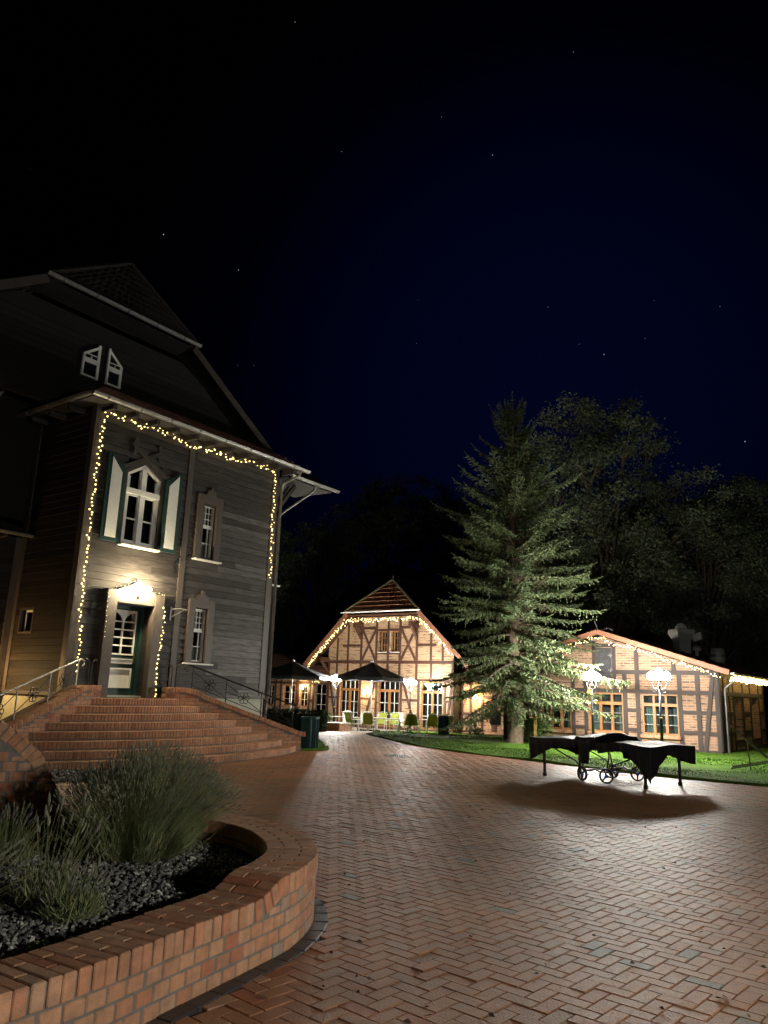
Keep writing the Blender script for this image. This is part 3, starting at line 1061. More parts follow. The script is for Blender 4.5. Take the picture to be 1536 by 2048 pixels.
# narrow sash windows with carved surrounds
def narrow(o, cap, knob):
    x0, x1, z0, z1 = o
    w = pe('window', H)
    cb = MB()
    cx = (x0 + x1) / 2 + .0
    for a, b in ((x0 - .2, x0), (x1, x1 + .2)):
        cb.box(a, b, -.085, -.0, z0 - .03, z1 + .24)
    if knob:
        top = [(x0 - .0, z1 + .02), (x1 + .0, z1 + .02), (x1, z1 + .2), (x1 - .03, z1 + .27), (cx + .12, z1 + .36), (cx, z1 + .39), (cx - .12, z1 + .36), (x0 + .03, z1 + .27), (x0, z1 + .2)]
    else:
        top = [(x0 - .0, z1 + .02), (x1 + .0, z1 + .02), (x1, z1 + .24), (cx + .16, z1 + .28), (cx + .12, z1 + .4), (cx + .07, z1 + .36), (cx, z1 + .5), (cx - .07, z1 + .36), (cx - .12, z1 + .4), (cx - .16, z1 + .28), (x0, z1 + .24)]
    cb.prism([(x, -.08, z) for x, z in top], (0, .075, 0))
    if knob:
        cb.lathe([(.001, -.05), (.045, -.04), (.06, 0), (.045, .04), (.001, .05)], 10, (cx, -.06, z1 + .43))
    cb.build('surround', M_trim, w)
    recess(x0, x1, z0, z1, .14, M_trimdark).build('reveal', M_trimdark, w)
    f = MB()
    y0, y1 = .03, .09
    f.box(x0, x0 + .055, y0, y1, z0, z1); f.box(x1 - .055, x1, y0, y1, z0, z1)
    f.box(x0 + .055, x1 - .055, y0, y1, z0, z0 + .06); f.box(x0 + .055, x1 - .055, y0, y1, z1 - .06, z1)
    zt = z0 + (z1 - z0) * .6
    f.box(x0 + .055, x1 - .055, y0 - .02, y1, zt - .045, zt + .045)
    for i in (1, 2):
        x = x0 + .055 + (x1 - x0 - .11) * i / 3
        f.box(x - .009, x + .009, y0 + .01, y1 - .01, zt + .045, z1 - .06)
        z = zt + .045 + (z1 - .06 - zt - .045) * i / 3
        f.box(x0 + .055, x1 - .055, y0 + .012, y1 - .012, z - .009, z + .009)
    z = z0 + (zt - z0) * .5
    f.box(x0 + .055, x1 - .055, y0 + .01, y1 - .01, z - .012, z + .012)
    x = x0 + (x1 - x0) * .64
    f.box(x - .012, x + .012, y0 + .011, y1 - .011, z0 + .06, zt - .045)
    f.build('frame', M_white, w)
    g = MB(); g.quad((x0 + .05, .07, z0 + .05), (x1 - .05, .07, z0 + .05), (x1 - .05, .07, z1 - .05), (x0 + .05, .07, z1 - .05)); g.build('pane', M_glass, w)
    c = MB()
    c.box(x0 + .04, x1 - .04, .2, .21, z0 + .03, z0 + (zt - z0) * .52)
    c.build('curtain', M_lace, w)
    s = MB(); s.bevbox(((x0 + x1) / 2, -.07, z0 - .035), ((x1 - x0) / 2 + .23, 0, 0), (0, .11, 0), (0, 0, .018), .005); s.build('sill', M_white, w)
narrow(N1, 0, True)
narrow(N2, 0, False)

# big pointed window with shutters
w = pe('window', H)
x0, x1, z0, ze, za = BIG[0], BIG[1], BIG[2], BIG[3], 6.87
cx = (x0 + x1) / 2
y0, y1 = .0, .07
def pent(a):
    return [(x0 + a, z0 + a), (x1 - a, z0 + a), (x1 - a, ze - a * .25), (cx, za - a * 1.1), (x0 + a, ze - a * .25)]
def ring(mb, A, B, y0, y1):
    n = len(A)
    vs = [(x, y0, z) for x, z in A] + [(x, y0, z) for x, z in B] + [(x, y1, z) for x, z in A] + [(x, y1, z) for x, z in B]
    fs = []
    for i in range(n):
        j = (i + 1) % n
        fs += [(i, j, n + j, n + i), (2 * n + j, 2 * n + i, 3 * n + i, 3 * n + j), (i, 2 * n + i, 2 * n + j, j), (n + i, n + j, 3 * n + j, 3 * n + i)]
    mb.add(vs, fs)
f = MB()
ring(f, pent(0), pent(.085), y0, y1)
f.box(cx - .065, cx + .065, y0 - .02, y1, z0 + .085, za - .12)
f.box(x0 + .0, x1 - .0, y0 - .035, y1, 6.07, 6.2)
for (a, b) in ((x0 + .085, cx - .065), (cx + .065, x1 - .085)):
    f.box(a, a + .04, y0 + .015, y1, z0 + .085, 6.07); f.box(b - .04, b, y0 + .015, y1, z0 + .085, 6.07)
    f.box(a + .04, b - .04, y0 + .016, y1 - .002, z0 + .085, z0 + .13)
    f.box(a + .04, b - .04, y0 + .016, y1 - .002, 6.02, 6.07)
    f.box(a + .04, b - .04, y0 + .02, y1 - .01, 5.44, 5.475)
    f.box(a, a + .04, y0 + .015, y1, 6.2, ze - .05 if a < cx - .2 else za - .22)
    f.box(b - .04, b, y0 + .015, y1, 6.2, ze - .05 if b > cx + .2 else za - .22)
f.build('frame', M_white, w)
g = MB(); A = pent(.05); g.add([(x, .05, z) for x, z in A], [tuple(range(5))]); g.build('pane', M_glass, w)
s = MB(); s.bevbox((cx, -.07, z0 - .02), ((x1 - x0) / 2 + .06, 0, 0), (0, .11, 0), (0, 0, .022), .006); s.build('sill', M_white, w)
rv = MB()
o_ = [(x0 - .09, z0 - .02), (x0, z0 - .02), (x0, ze), (cx, za), (x1, ze), (x1, z0 - .02), (x1 + .09, z0 - .02), (x1 + .09, ze + .05), (cx, za + .16), (x0 - .09, ze + .05)]
rv.prism([(x, -.05, z) for x, z in o_], (0, .07, 0))
rv.build('surround', M_trimdark, w)
for sg in (-1, 1):
    xa = x0 - .10 if sg < 0 else x1 + .10
    xb = xa + sg * .50
    sh = MB()
    zi, zo = ze + .05, za + .06
    poly = [(xa, z0), (xb, z0), (xb, zo), (xa, zi)]
    sh.prism([(x, -.11, z) for x, z in poly], (0, .045, 0))
    so = sh.build('shutter', M_green, H)
    pn = MB()
    a, b = xa + sg * .105, xb - sg * .105
    poly = [(a, z0 + .09), (b, z0 + .09), (b, zo - .12), (a, zi - .12)]
    pn.prism([(x, -.122, z) for x, z in poly], (0, .02, 0))
    for i in range(20):
        z = z0 + .13 + i * .088
        if z < zi - .15:
            pn.bar((a + sg * .004, -.123, z), (b - sg * .004, -.123, z), .004, .006)
    pn.build('panel', M_white, so)
# carved crossing gable boards above the window
orn = MB()
for sg in (-1, 1):
    pts = [(cx - sg * .72, 6.76), (cx - sg * .62, 6.72), (cx + sg * .34, 7.28), (cx + sg * .30, 7.40), (cx + sg * .40, 7.50), (cx + sg * .43, 7.36), (cx + sg * .50, 7.28), (cx + sg * .42, 7.20), (cx + sg * .44, 7.06), (cx + sg * .36, 7.02), (cx + sg * .30, 7.14), (cx - sg * .02, 6.96), (cx - sg * .58, 6.64), (cx - sg * .72, 6.66)]
    if sg > 0:
        pts = pts[::-1]
    yy = -.06 if sg > 0 else -.085
    orn.prism([(x, yy, z) for x, z in pts], (0, .024, 0))
orn.build('gable_ornament', M_trimdark, H)

# door in its deep recess
d = pe('door', H)
cs = MB()
cs.box(-.80, -.53, -.16, 0, 1.25, 3.70); cs.box(.53, .80, -.16, 0, 1.25, 3.70)
cs.build('casing', M_trim, d)
cs = MB(); cs.prism([(x, -.15, z) for x, z in [(-.53, 3.42), (.53, 3.42), (.53, 3.72), (.2, 3.84), (0, 3.96), (-.2, 3.84), (-.53, 3.72)]], (0, .15, 0)); cs.build('head_board', M_trim, d)
cs = MB()
cs.quad((-.53, -.15, 1.25), (-.53, .34, 1.25), (-.53, .34, 3.42), (-.53, -.15, 3.42)); cs.quad((.53, .34, 1.25), (.53, -.15, 1.25), (.53, -.15, 3.42), (.53, .34, 3.42))
cs.build('reveal', M_trim, d)
cs = MB(); cs.box(-.528, .528, -.12, .34, 3.40, 3.418); cs.box(-.528, -.44, .22, .34, 1.25, 3.40); cs.box(.44, .528, .22, .34, 1.25, 3.40); cs.box(-.44, .44, .22, .34, 3.31, 3.40); cs.build('door_frame', M_green, d)
lf = MB()
a, b = -.43, .43
lf.box(a, b, .27, .31, 1.28, 1.47); lf.box(a, b, .27, .31, 1.95, 2.04); lf.box(a, b, .27, .31, 2.14, 2.22); lf.box(a, a + .05, .27, .31, 1.47, 3.31); lf.box(b - .08, b, .27, .31, 1.47, 3.31); lf.box(a, b, .315, .33, 1.28, 2.2)
leaf = lf.build('leaf', M_green, d)
pn = MB()
def frame_rect(mb, x0, x1, z0, z1, t_, y0, y1):
    mb.box(x0, x0 + t_, y0, y1, z0, z1); mb.box(x1 - t_, x1, y0, y1, z0, z1); mb.box(x0 + t_, x1 - t_, y0, y1, z0, z0 + t_); mb.box(x0 + t_, x1 - t_, y0, y1, z1 - t_, z1)
frame_rect(pn, a + .05, b - .08, 1.47, 1.93, .035, .245, .285)
pn.box(a + .085, b - .115, .285, .295, 1.50, 1.90)
frame_rect(pn, a + .05, b - .08, 2.03, 2.15, .022, .245, .285)
pn.box(a + .07, b - .1, .282, .29, 2.05, 2.13)
pn.build('panel', M_white, d)
gr = MB()
xa, xb = a + .05, b - .08
xm = (xa + xb) / 2
frame_rect(gr, xa, xb, 2.23, 3.29, .035, .25, .29)
gr.box(xm - .024, xm + .024, .25, .288, 2.265, 3.0)
for i in range(1, 5):
    z = 2.265 + i * .187
    gr.box(xa + .035, xm - .024, .255, .286, z - .016, z + .016); gr.box(xm + .024, xb - .035, .255, .286, z - .016, z + .016)
# arched tops
for (p, q) in ((xa + .035, xm), (xb - .035, xm)):
    pts = []
    hw = q - p
    for i in range(9):
        th_ = math.pi / 2 * i / 8
        pts.append((p + hw * math.sin(th_), 2.9 + .34 * math.cos(th_)))
    poly = pts + [(q, 3.27), (p, 3.27)]
    gr.prism([(x, .252, z) for x, z in (poly if q < p else poly[::-1])], (0, .03, 0))
gr.build('glazing_bars', M_white, d)
g = MB(); g.quad((xa, .275, 2.24), (xb, .275, 2.24), (xb, .275, 3.28), (xa, .275, 3.28)); g.build('pane', M_glass, d)
hn = MB(); hn.tube([(.37, .26, 2.20), (.37, .2, 2.20), (.30, .19, 2.20)], .012, 6); hn.box(.35, .39, .25, .265, 2.06, 2.26); hn.build('handle', M_brass, d)
sl = MB(); sl.box(-.53, .53, -.2, .34, 1.235, 1.262); sl.build('threshold', M_iron, d)
# small window in the side wall
w = pe('window', H)
f = MB(); X = XL + .1
f.box(XL - .03, XL + .03, 1.50, 1.54, 2.64, 3.24); f.box(XL - .03, XL + .03, 2.06, 2.1, 2.64, 3.24)
f.box(XL - .03, XL + .03, 1.54, 2.06, 2.64, 2.68); f.box(XL - .03, XL + .03, 1.54, 2.06, 3.2, 3.24)
f.build('frame', M_trim, w)
f = MB(); f.box(X, X + .03, 1.54, 1.58, 2.68, 3.2); f.box(X, X + .03, 2.02, 2.06, 2.68, 3.2); f.box(X, X + .03, 1.58, 2.02, 3.15, 3.2); f.box(X, X + .03, 1.58, 2.02, 2.68, 2.72)
f.build('sash', M_white, w)
g = MB(); g.quad((X + .02, 2.06, 2.68), (X + .02, 1.54, 2.68), (X + .02, 1.54, 3.2), (X + .02, 2.06, 3.2)); g.build('pane', M_glass, w)

# roofs ----------------------------------------------------------------
def tiled(mb, bl, br, tl, tr, rows, cols, amp=.022, step=.03):
    bl, br, tl, tr = V(bl), V(br), V(tl), V(tr)
    nn = (br - bl).cross(tl - bl)
    if nn.length < 1e-6:
        nn = (br - bl).cross(tr - br)
    nn.normalize()
    if nn.z < 0:
        nn = -nn
    K = 4
    for r in range(rows):
        v0, v1 = r / rows, (r + 1.12) / rows
        l0, r0, l1, r1 = bl.lerp(tl, v0), br.lerp(tr, v0), bl.lerp(tl, min(v1, 1)), br.lerp(tr, min(v1, 1))
        wid = (r0 - l0).length
        c = max(2, int(cols * wid / max((br - bl).length, 1e-6)))
        for k in range(c):
            tn = R.random()
            vs = []
            for j in range(K + 1):
                x = (k + j / K) / c
                h = amp * math.cos(2 * math.pi * j / K)
                vs += [l0.lerp(r0, x) + nn * (step + h + amp), l1.lerp(r1, x) + nn * (h * .8 + amp)]
            fs = [(2 * j, 2 * j + 2, 2 * j + 3, 2 * j + 1) for j in range(K)]
            # butt edge
            b0 = len(vs)
            vs += [l0.lerp(r0, k / c), l0.lerp(r0, (k + 1) / c)]
            fs += [(b0, b0 + 1, 2 * K, 0)]
            mb.add(vs, fs, tn)
def gutter(p, q, r=.075, parent=None, name='gutter', m=None):
    p, q = V(p), V(q)
    d = (q - p).normalized()
    s_ = d.cross(V((0, 0, 1))).normalized()
    mb = MB()
    n = 8
    vs = []
    for e_ in (p, q):
        for rr in (r, r - .006):
            for k in range(n + 1):
                a = math.pi + math.pi * k / n
                vs.append(e_ + s_ * math.cos(a) * rr + V((0, 0, math.sin(a) * rr)))
    m1 = n + 1
    fs = []
    for k in range(n):
        fs += [(k, k + 1, 2 * m1 + k + 1, 2 * m1 + k), (m1 + k + 1, m1 + k, 3 * m1 + k, 3 * m1 + k + 1)]
        fs += [(k, m1 + k, m1 + k + 1, k + 1), (2 * m1 + k, 2 * m1 + k + 1, 3 * m1 + k + 1, 3 * m1 + k)]
    mb.add(vs, fs)
    for sg in (-1, 1):
        mb.tube([p + s_ * sg * r, q + s_ * sg * r], .011, 6)
    for e_ in (p, q):
        mb.add([e_] + [e_ + s_ * math.cos(math.pi + math.pi * k / n) * r + V((0, 0, math.sin(math.pi + math.pi * k / n) * r)) for k in range(n + 1)], [tuple([0, k + 1, k + 2]) for k in range(n)])
    ln = (q - p).length
    i = .4
    while i < ln:
        c = p + d * i
        for k in range(n):
            a, b = math.pi + math.pi * k / n, math.pi + math.pi * (k + 1) / n
            mb.bar(c + s_ * math.cos(a) * (r + .004) + V((0, 0, math.sin(a) * (r + .004))), c + s_ * math.cos(b) * (r + .004) + V((0, 0, math.sin(b) * (r + .004))), .03, .006, d)
        i += .9
    return mb.build(name, m or M_zinc, parent)
# pent roof over the porch bay
e_n = .55
PZ = 7.98
pr = pe('roof', H)
mb = MB()
tiled(mb, (XL - .5, -.55, PZ), (5.25, -.55, PZ), (XL + .9, 1.2, 8.95), (5.25, 1.2, 8.95), 6, 32)
tiled(mb, (XL - .5, 3.2, PZ), (XL - .5, -.55, PZ), (XL + .9, 3.2, 8.95), (XL + .9, 1.2, 8.95), 6, 18)
mb.build('tiles', M_tile, pr)
mb = MB()
mb.prism([(XL - .46, -.5, PZ - .05), (5.2, -.5, PZ - .05), (5.2, .03, PZ + .0), (XL, .03, PZ + .0), (XL, 3.1, PZ), (XL - .46, 3.1, PZ - .05)], (0, 0, .025))
mb.build('soffit', M_soffit, pr)
for t_ in [-1.4 + .62 * i for i in range(11)]:
    mb = MB(); mb.box(t_ - .05, t_ + .05, -.48, 0, PZ - .17, PZ - .055); mb.build('rafter_end', M_trimdark, pr)
for y_ in (.5, 1.3, 2.1):
    mb = MB(); mb.box(XL - .44, XL, y_ - .05, y_ + .05, PZ - .17, PZ - .055); mb.build('rafter_end', M_trimdark, pr)
gutter((XL - .56, -.62, PZ - .0), (5.3, -.62, PZ - .0), .075, pr)
gutter((XL - .57, 3.3, PZ - .0), (XL - .57, -.6, PZ - .0), .075, pr)
# eave beyond the corner
mb = MB()
tiled(mb, (5.3, .0, 7.93), (7.35, .0, 7.93), (5.3, 1.6, 8.9), (7.1, 1.6, 8.9), 5, 12)
mb.build('tiles', M_tiledark, pr)
mb = MB(); mb.prism([(5.0, .05, 7.84), (7.2, .05, 7.84), (7.2, 1.7, 7.9), (5.0, 1.7, 7.9)], (0, 0, .03)); mb.build('soffit', M_soffit, pr)
gutter((5.15, -.05, 7.93), (7.42, -.05, 7.93), .07, pr)
mb = MB(); mb.bar((5.34, .5, 7.1), (5.9, .5, 7.82), .1, .1); mb.bar((5.34, .72, 7.1), (5.9, .72, 7.82), .1, .1); mb.build('eave_strut', M_trim, H)
# downpipes
mb = MB(); mb.tube([(4.95, -.62, 7.92), (4.95, -.55, 7.78), (4.78, -.3, 7.62), (4.72, -.11, 7.5), (4.72, -.09, 7.3), (4.72, -.09, 1.32)], .04, 8)
mb.build('downpipe', M_zinc, H, True)
mb = MB(); mb.tube([(6.3, -.05, 7.88), (6.3, 0, 7.72), (6.15, .1, 7.55), (5.5, .42, 6.95), (5.28, .53, 6.7), (5.28, .53, 6.4), (5.28, .53, .1)], .042, 8)
mb.build('downpipe', M_zinc, H, True)
mb = MB(); mb.box(4.75, 5.45, .42, .62, 4.55, 4.6); mb.build('ledge', M_white, H)
# gable wall set back, its two small windows, half hipped main roof
GY = 1.2
mb = MB()
CT = -.72
def mz(t_):                                          # underside of main roof at gable
    return min(12.2 - .60 * abs(t_ - CT), 10.35)
poly = [(-7.5, GY), (5.6, GY)]
gp = [(-7.4, 8.1), (5.35, 8.1), (4.95, 8.75)] + [(CT + 2.4, 10.55), (CT - 2.4, 10.55), (-7.4, 8.2)]
mb.prism([(x, GY, z) for x, z in gp], (0, .2, 0))
z = 8.2
while z < 10.3:
    hx = min((12.15 - z) / .655, 6)
    for a, b in ((CT - min(hx, 5.5), -1.62), (-1.0 + 0.02, CT + min(hx, 5.6))) if 9.0 < z < 9.85 else ((CT - min(hx, 5.5), CT + min(hx, 5.6)),):
        mb.bar((a, GY - .012, z), (b, GY - .012, z), .024, .15, tint=R.random())
    z += .165
mb.build('gable_boarding', M_gableboard, H)
for (a, b, zl, zh) in ((-1.42, -.95, 9.64, 9.98), (-.72, -.28, 10.02, 9.64)):
    w = pe('window', H)
    f = MB()
    zb = 9.05
    yy = GY - .09
    f.prism([(a, yy, zb), (a + .05, yy, zb), (a + .05, yy, zl), (a, yy, zl)], (0, .06, 0)); f.prism([(b - .07, yy, zb), (b, yy, zb), (b, yy, zh), (b - .07, yy, zh)], (0, .06, 0))
    f.prism([(a, yy - .002, zl - .08), (b, yy - .002, zh - .08), (b, yy - .002, zh), (a, yy - .002, zl)], (0, .06, 0))
    f.box(a + .05, b - .07, yy - .01, yy + .06, 9.42, 9.54); f.box(a + .05, b - .07, yy + .005, yy + .055, zb, zb + .04)
    m_ = (a + b) / 2
    f.box(m_ - .012, m_ + .012, yy + .01, yy + .05, 9.54, min(zl, zh) - .03); f.box(a + .05, b - .07, yy + .012, yy + .048, 9.64, 9.662)
    f.build('frame', M_white, w)
    g = MB(); g.add([(a, yy + .03, zb), (b, yy + .03, zb), (b, yy + .03, zh), (a, yy + .03, zl)], [(0, 1, 2, 3)]); g.build('pane', mat('dark_pane', (.01, .012, .016), .08), w)
mr = pe('roof', H)
VY = .5                                             # verge plane
AP = V((CT, VY + .2, 12.3))
def sl(t_):
    return 12.3 - .655 * abs(t_ - CT)
hl, hr = CT - 2.2, CT + 2.2
mb = MB()
tiled(mb, (5.25, VY, sl(5.25)), (5.25, 13, sl(5.25)), (CT + .0, VY + .3, 12.3), (CT, 13, 12.3), 20, 40)
tiled(mb, (-7.6, 13, sl(-7.6)), (-7.6, VY, sl(-7.6)), (CT, 13, 12.3), (CT, VY + .3, 12.3), 20, 40)
tiled(mb, (hl, VY - .05, sl(hl) - .02), (hr, VY - .05, sl(hr) - .02), AP, AP, 9, 22)
mb.build('tiles', M_tiledark, mr)
def rake(p, q):
    mb = MB(); mb.bar(p, q, .04, .2); mb.build('barge_board', M_trimdark, mr)
rake((hr, VY, sl(hr) - .1), (5.25, VY, sl(5.25) - .1)); rake((hl, VY, sl(hl) - .1), (-7.6, VY, sl(-7.6) - .1))
mb = MB()
for (a, b) in ((hr - .1, 5.2), (-7.6, hl + .1)):
    mb.prism([(a, VY + .02, sl(a) - .1), (b, VY + .02, sl(b) - .1), (b, GY + .1, sl(b) - .1), (a, GY + .1, sl(a) - .1)], (0, 0, .03))
mb.prism([(hl, VY, sl(hl) - .12), (hr, VY, sl(hr) - .12), (hr, GY + .1, sl(hr) - .12), (hl, GY + .1, sl(hl) - .12)], (0, 0, .03))
mb.build('soffit', M_gableboard, mr)
mb = MB(); mb.tube([AP + V((0, -.05, .03)), V((hl, VY - .1, sl(hl) + .04))], .06, 6); mb.tube([AP + V((0, -.05, .03)), V((hr, VY - .1, sl(hr) + .04))], .06, 6); mb.build('hip_tiles', M_tiledark, mr)
gutter((hl - .1, VY - .14, sl(hl) - .02), (hr + .1, VY - .14, sl(hr) - .02), .07, mr, m=M_zincdark)
# low roof edge over the recess and the upper eave in the corner of view
mb = MB(); tiled(mb, (-8.2, 2.1, 4.98), (XL, 2.1, 4.98), (-8.2, 3.6, 5.5), (XL, 3.6, 5.5), 6, 26); mb.build('tiles', M_tiledark, mr)
gutter((-8.2, 2.02, 4.98), (XL - .02, 2.02, 4.98), .06, mr)
for i in range(9):
    mb = MB(); mb.box(-8 + i * .72, -7.92 + i * .72, 2.06, 2.42, 4.86, 4.94); mb.build('rafter_end', M_trim, mr)
gutter((-6.5, 1.4, 9.18), (-2.3, 1.4, 9.18), .085, mr)
mb = MB(); mb.prism([(-6.5, 1.3, 9.05), (-2.5, 1.3, 9.05), (-2.5, 2.4, 9.1), (-6.5, 2.4, 9.1)], (0, 0, .03)); mb.build('soffit', M_trim, mr)
mb = MB(); mb.tube([(-2.42, 1.42, 9.1), (-2.44, 1.44, 8.95), (-2.55, 1.6, 8.8), (-2.75, 2.0, 8.4), (-2.9, 2.2, 8.1), (-2.92, 2.3, 7.7), (-2.92, 2.35, 5.2)], .06, 8); mb.build('downpipe', M_zinc, H, True)
mb = MB(); mb.box(-8.2, -1.2, 2.5, 2.7, 5.4, 9.0); mb.build('upper_wall', M_gableboard, H)
# iron flag brackets beside the door
for x_, z_, sg in ((-1.12, 3.28, 1), (1.12, 3.34, 1)):
    mb = MB(); mb.box(x_ - .012, x_ + .012, -.04, -.02, z_ - .2, z_ + .14)
    mb.tube([(x_, -.04, z_ + .08), (x_ + sg * .12, -.25, z_ + .1), (x_ + sg * .2, -.4, z_ + .06)], .012, 5); mb.tube([(x_, -.04, z_ - .12), (x_ + sg * .1, -.2, z_ - .02), (x_ + sg * .16, -.32, z_ + .06)], .009, 5)
    mb.build('bracket', M_steelrail if x_ > 0 else M_iron, H)
mb = MB(); mb.tube([(1.1, -.03, 4.55), (1.1, -.3, 4.6), (.95, -.42, 4.7), (.85, -.4, 4.62)], .012, 5); mb.box(1.08, 1.12, -.04, -.02, 4.3, 4.62); mb.build('bracket', M_iron, H)
# ------------------------------------------------------------------ lamps
import bmesh
def ico(r, sub=2):
    bm = bmesh.new()
    bmesh.ops.create_icosphere(bm, subdivisions=sub, radius=r)
    me = bpy.data.meshes.new('ball')
    bm.to_mesh(me); bm.free()
    return me
def globe_mesh(name, r, m):
    me = ico(r, 2)
    me.name = name
    for v in me.vertices:            # tulip shape: narrower foot, pointed top
        z = v.co.z / r
        k = 1 - .28 * max(-z, 0) - .25 * max(z - .3, 0)
        v.co.x *= k; v.co.y *= k
        v.co.z *= 1.2 if z > 0 else 1.0
    me.materials.append(m)
    me.polygons.foreach_set('use_smooth', [True] * len(me.polygons))
    return me
def lamp_post(loc, rz, label, strength=None, hgt=2.32, group=None):
    t = thing('lamp_post', label, 'street lamp', loc, rz, group)
    mb = MB(); mb.lathe([(.16, 0), (.16, .05), (.12, .07), (.12, .16), (.075, .22), (.085, .26), (.06, .30), (.05, .5)], 12); mb.build('base', M_iron, t)
    mb = MB(); mb.lathe([(.045, .45), (.04, 1.1), (.032, 1.15), (.028, hgt - .42)], 10); mb.build('pole', M_iron, t, True)
    for z in (1.12, 1.98):
        mb = MB(); mb.lathe([(.03, z - .03), (.06, z - .015), (.06, z + .015), (.03, z + .03)], 10); mb.build('collar', M_brass, t)
    r0 = hgt - .42
    m_ = emis('lamp_glass', (1, .97, .88), strength or 150)
    gm = globe_mesh('globe', .115, m_)
    for k in range(5):
        a = k * 2 * math.pi / 4 + .4
        if k < 4:
            d = V((math.cos(a), math.sin(a), 0))
            mb = MB()
            pts = [V((0, 0, r0 - .04)), d * .06 + V((0, 0, r0 - .02)), d * .15 + V((0, 0, r0 + .03)), d * .19 + V((0, 0, r0 + .11)), d * .205 + V((0, 0, r0 + .2))]
            mb.tube(pts, .014, 6)
            mb.tube([d * .06 + V((0, 0, r0 + .02)), d * .1 + V((0, 0, r0 - .1)), d * .17 + V((0, 0, r0 - .09)), d * .18 + V((0, 0, r0 + .0))], .009, 5)
            mb.lathe([(.03, 0), (.06, .03), (.065, .045)], 8, d * .205 + V((0, 0, r0 + .19)))
            gp = d * .205 + V((0, 0, r0 + .33))
        else:
            mb = MB()
            mb.tube([V((0, 0, r0 - .05)), V((0, 0, r0 + .26))], .018, 6)
            mb.lathe([(.03, 0), (.06, .03), (.065, .045)], 8, (0, 0, r0 + .25))
            gp = V((0, 0, r0 + .43))
        mb.build('arm', M_iron, t)
        g = link('globe', gm, t); g.location = gp
        fb = MB(); fb.lathe([(.03, .0), (.012, .03), (.014, .045), (.002, .075)], 8, gp + V((0, 0, .132))); fb.build('finial', M_iron, g).location = -gp
    return t
GLAMP = 'five armed lamp posts'
lamp_post((6.53, 23.8, 0), .2, 'lit five armed lamp post with the orange drop hanging from it', 800, 2.30)
lamp_post((7.84, 21.7, 0), .9, 'lit five armed lamp post behind the right half of the covered table', 700, 2.33)
lamp_post((-2.15, 39.2, gz(39.2)), .3, 'lit five armed lamp post between the hedge and the wide grey parasol', 620, 2.56)
lamp_post((1.60, 38.6, gz(38.6)), .7, 'lit five armed lamp post among the terrace chairs in front of the gable', 620, 2.48)
lamp_post((5.8, 0.0, 0), .5, 'lit five armed lamp post behind the viewer, outside the picture', 950, 2.45)
# orange drop hanging from the first post
t = thing('hanging_ornament', 'orange teardrop hanging from an arm of the lamp post', 'ornament', (6.36, 23.5, 1.74))
mb = MB(); mb.lathe([(.002, -.10), (.05, -.095), (.085, -.06), (.08, -.02), (.05, .04), (.022, .11), (.008, .18)], 14); mb.build('drop', mat('orange_glass', (.75, .36, .08), .35, var=.15), t, True)
mb = MB(); mb.tube([(0, 0, .17), (.02, .03, .42)], .006, 5); mb.build('hanger', M_iron, t)

def wall_lamp(loc, rz, label, m, r=.075, arms=2):
    """iron wall bracket with glass shades; local -y points out of the wall"""
    t = thing('wall_lamp', label, 'lamp', loc, rz)
    mb = MB(); mb.lathe([(.05, -.012), (.05, .012)], 12); 
    mb = MB(); mb.box(-.04, .04, -.02, 0, -.1, .1); mb.build('back_plate', M_iron, t)
    gm = globe_mesh('shade', r, m)
    for k in range(arms):
        sx = (k - (arms - 1) / 2) * .24
        mb = MB(); mb.tube([(0, -.02, -.04), (sx * .5, -.12, -.09), (sx, -.18, -.05), (sx, -.2, .02)], .01, 6); mb.lathe([(.02, 0), (.045, .02), (.05, .03)], 8, (sx, -.2, .0)); mb.build('arm', M_iron, t)
        g = link('shade', gm, t); g.location = (sx, -.2, .1)
    return t
M_doorlamp = emis('door_lamp_glass', (1, .82, .5), 1150)
M_gablelamp = emis('gable_lamp_glass', (1, .74, .36), 260)
M_sidelamp = emis('side_lamp_glass', (1, .62, .24), 560)
M_coollamp = emis('cool_lamp_glass', (1, .96, .86), 300)
p = HP(0.02, .0, 3.66)
p += HN * .15
wall_lamp(p, HROT, 'lit wall lamp above the white door of the timber house', M_doorlamp, .075, 2)
p = HP(-2.5, -2.42, 1.6)
wall_lamp(p, HROT, 'warm wall lamp on the recessed boarding left of the house corner', M_sidelamp, .08, 1)

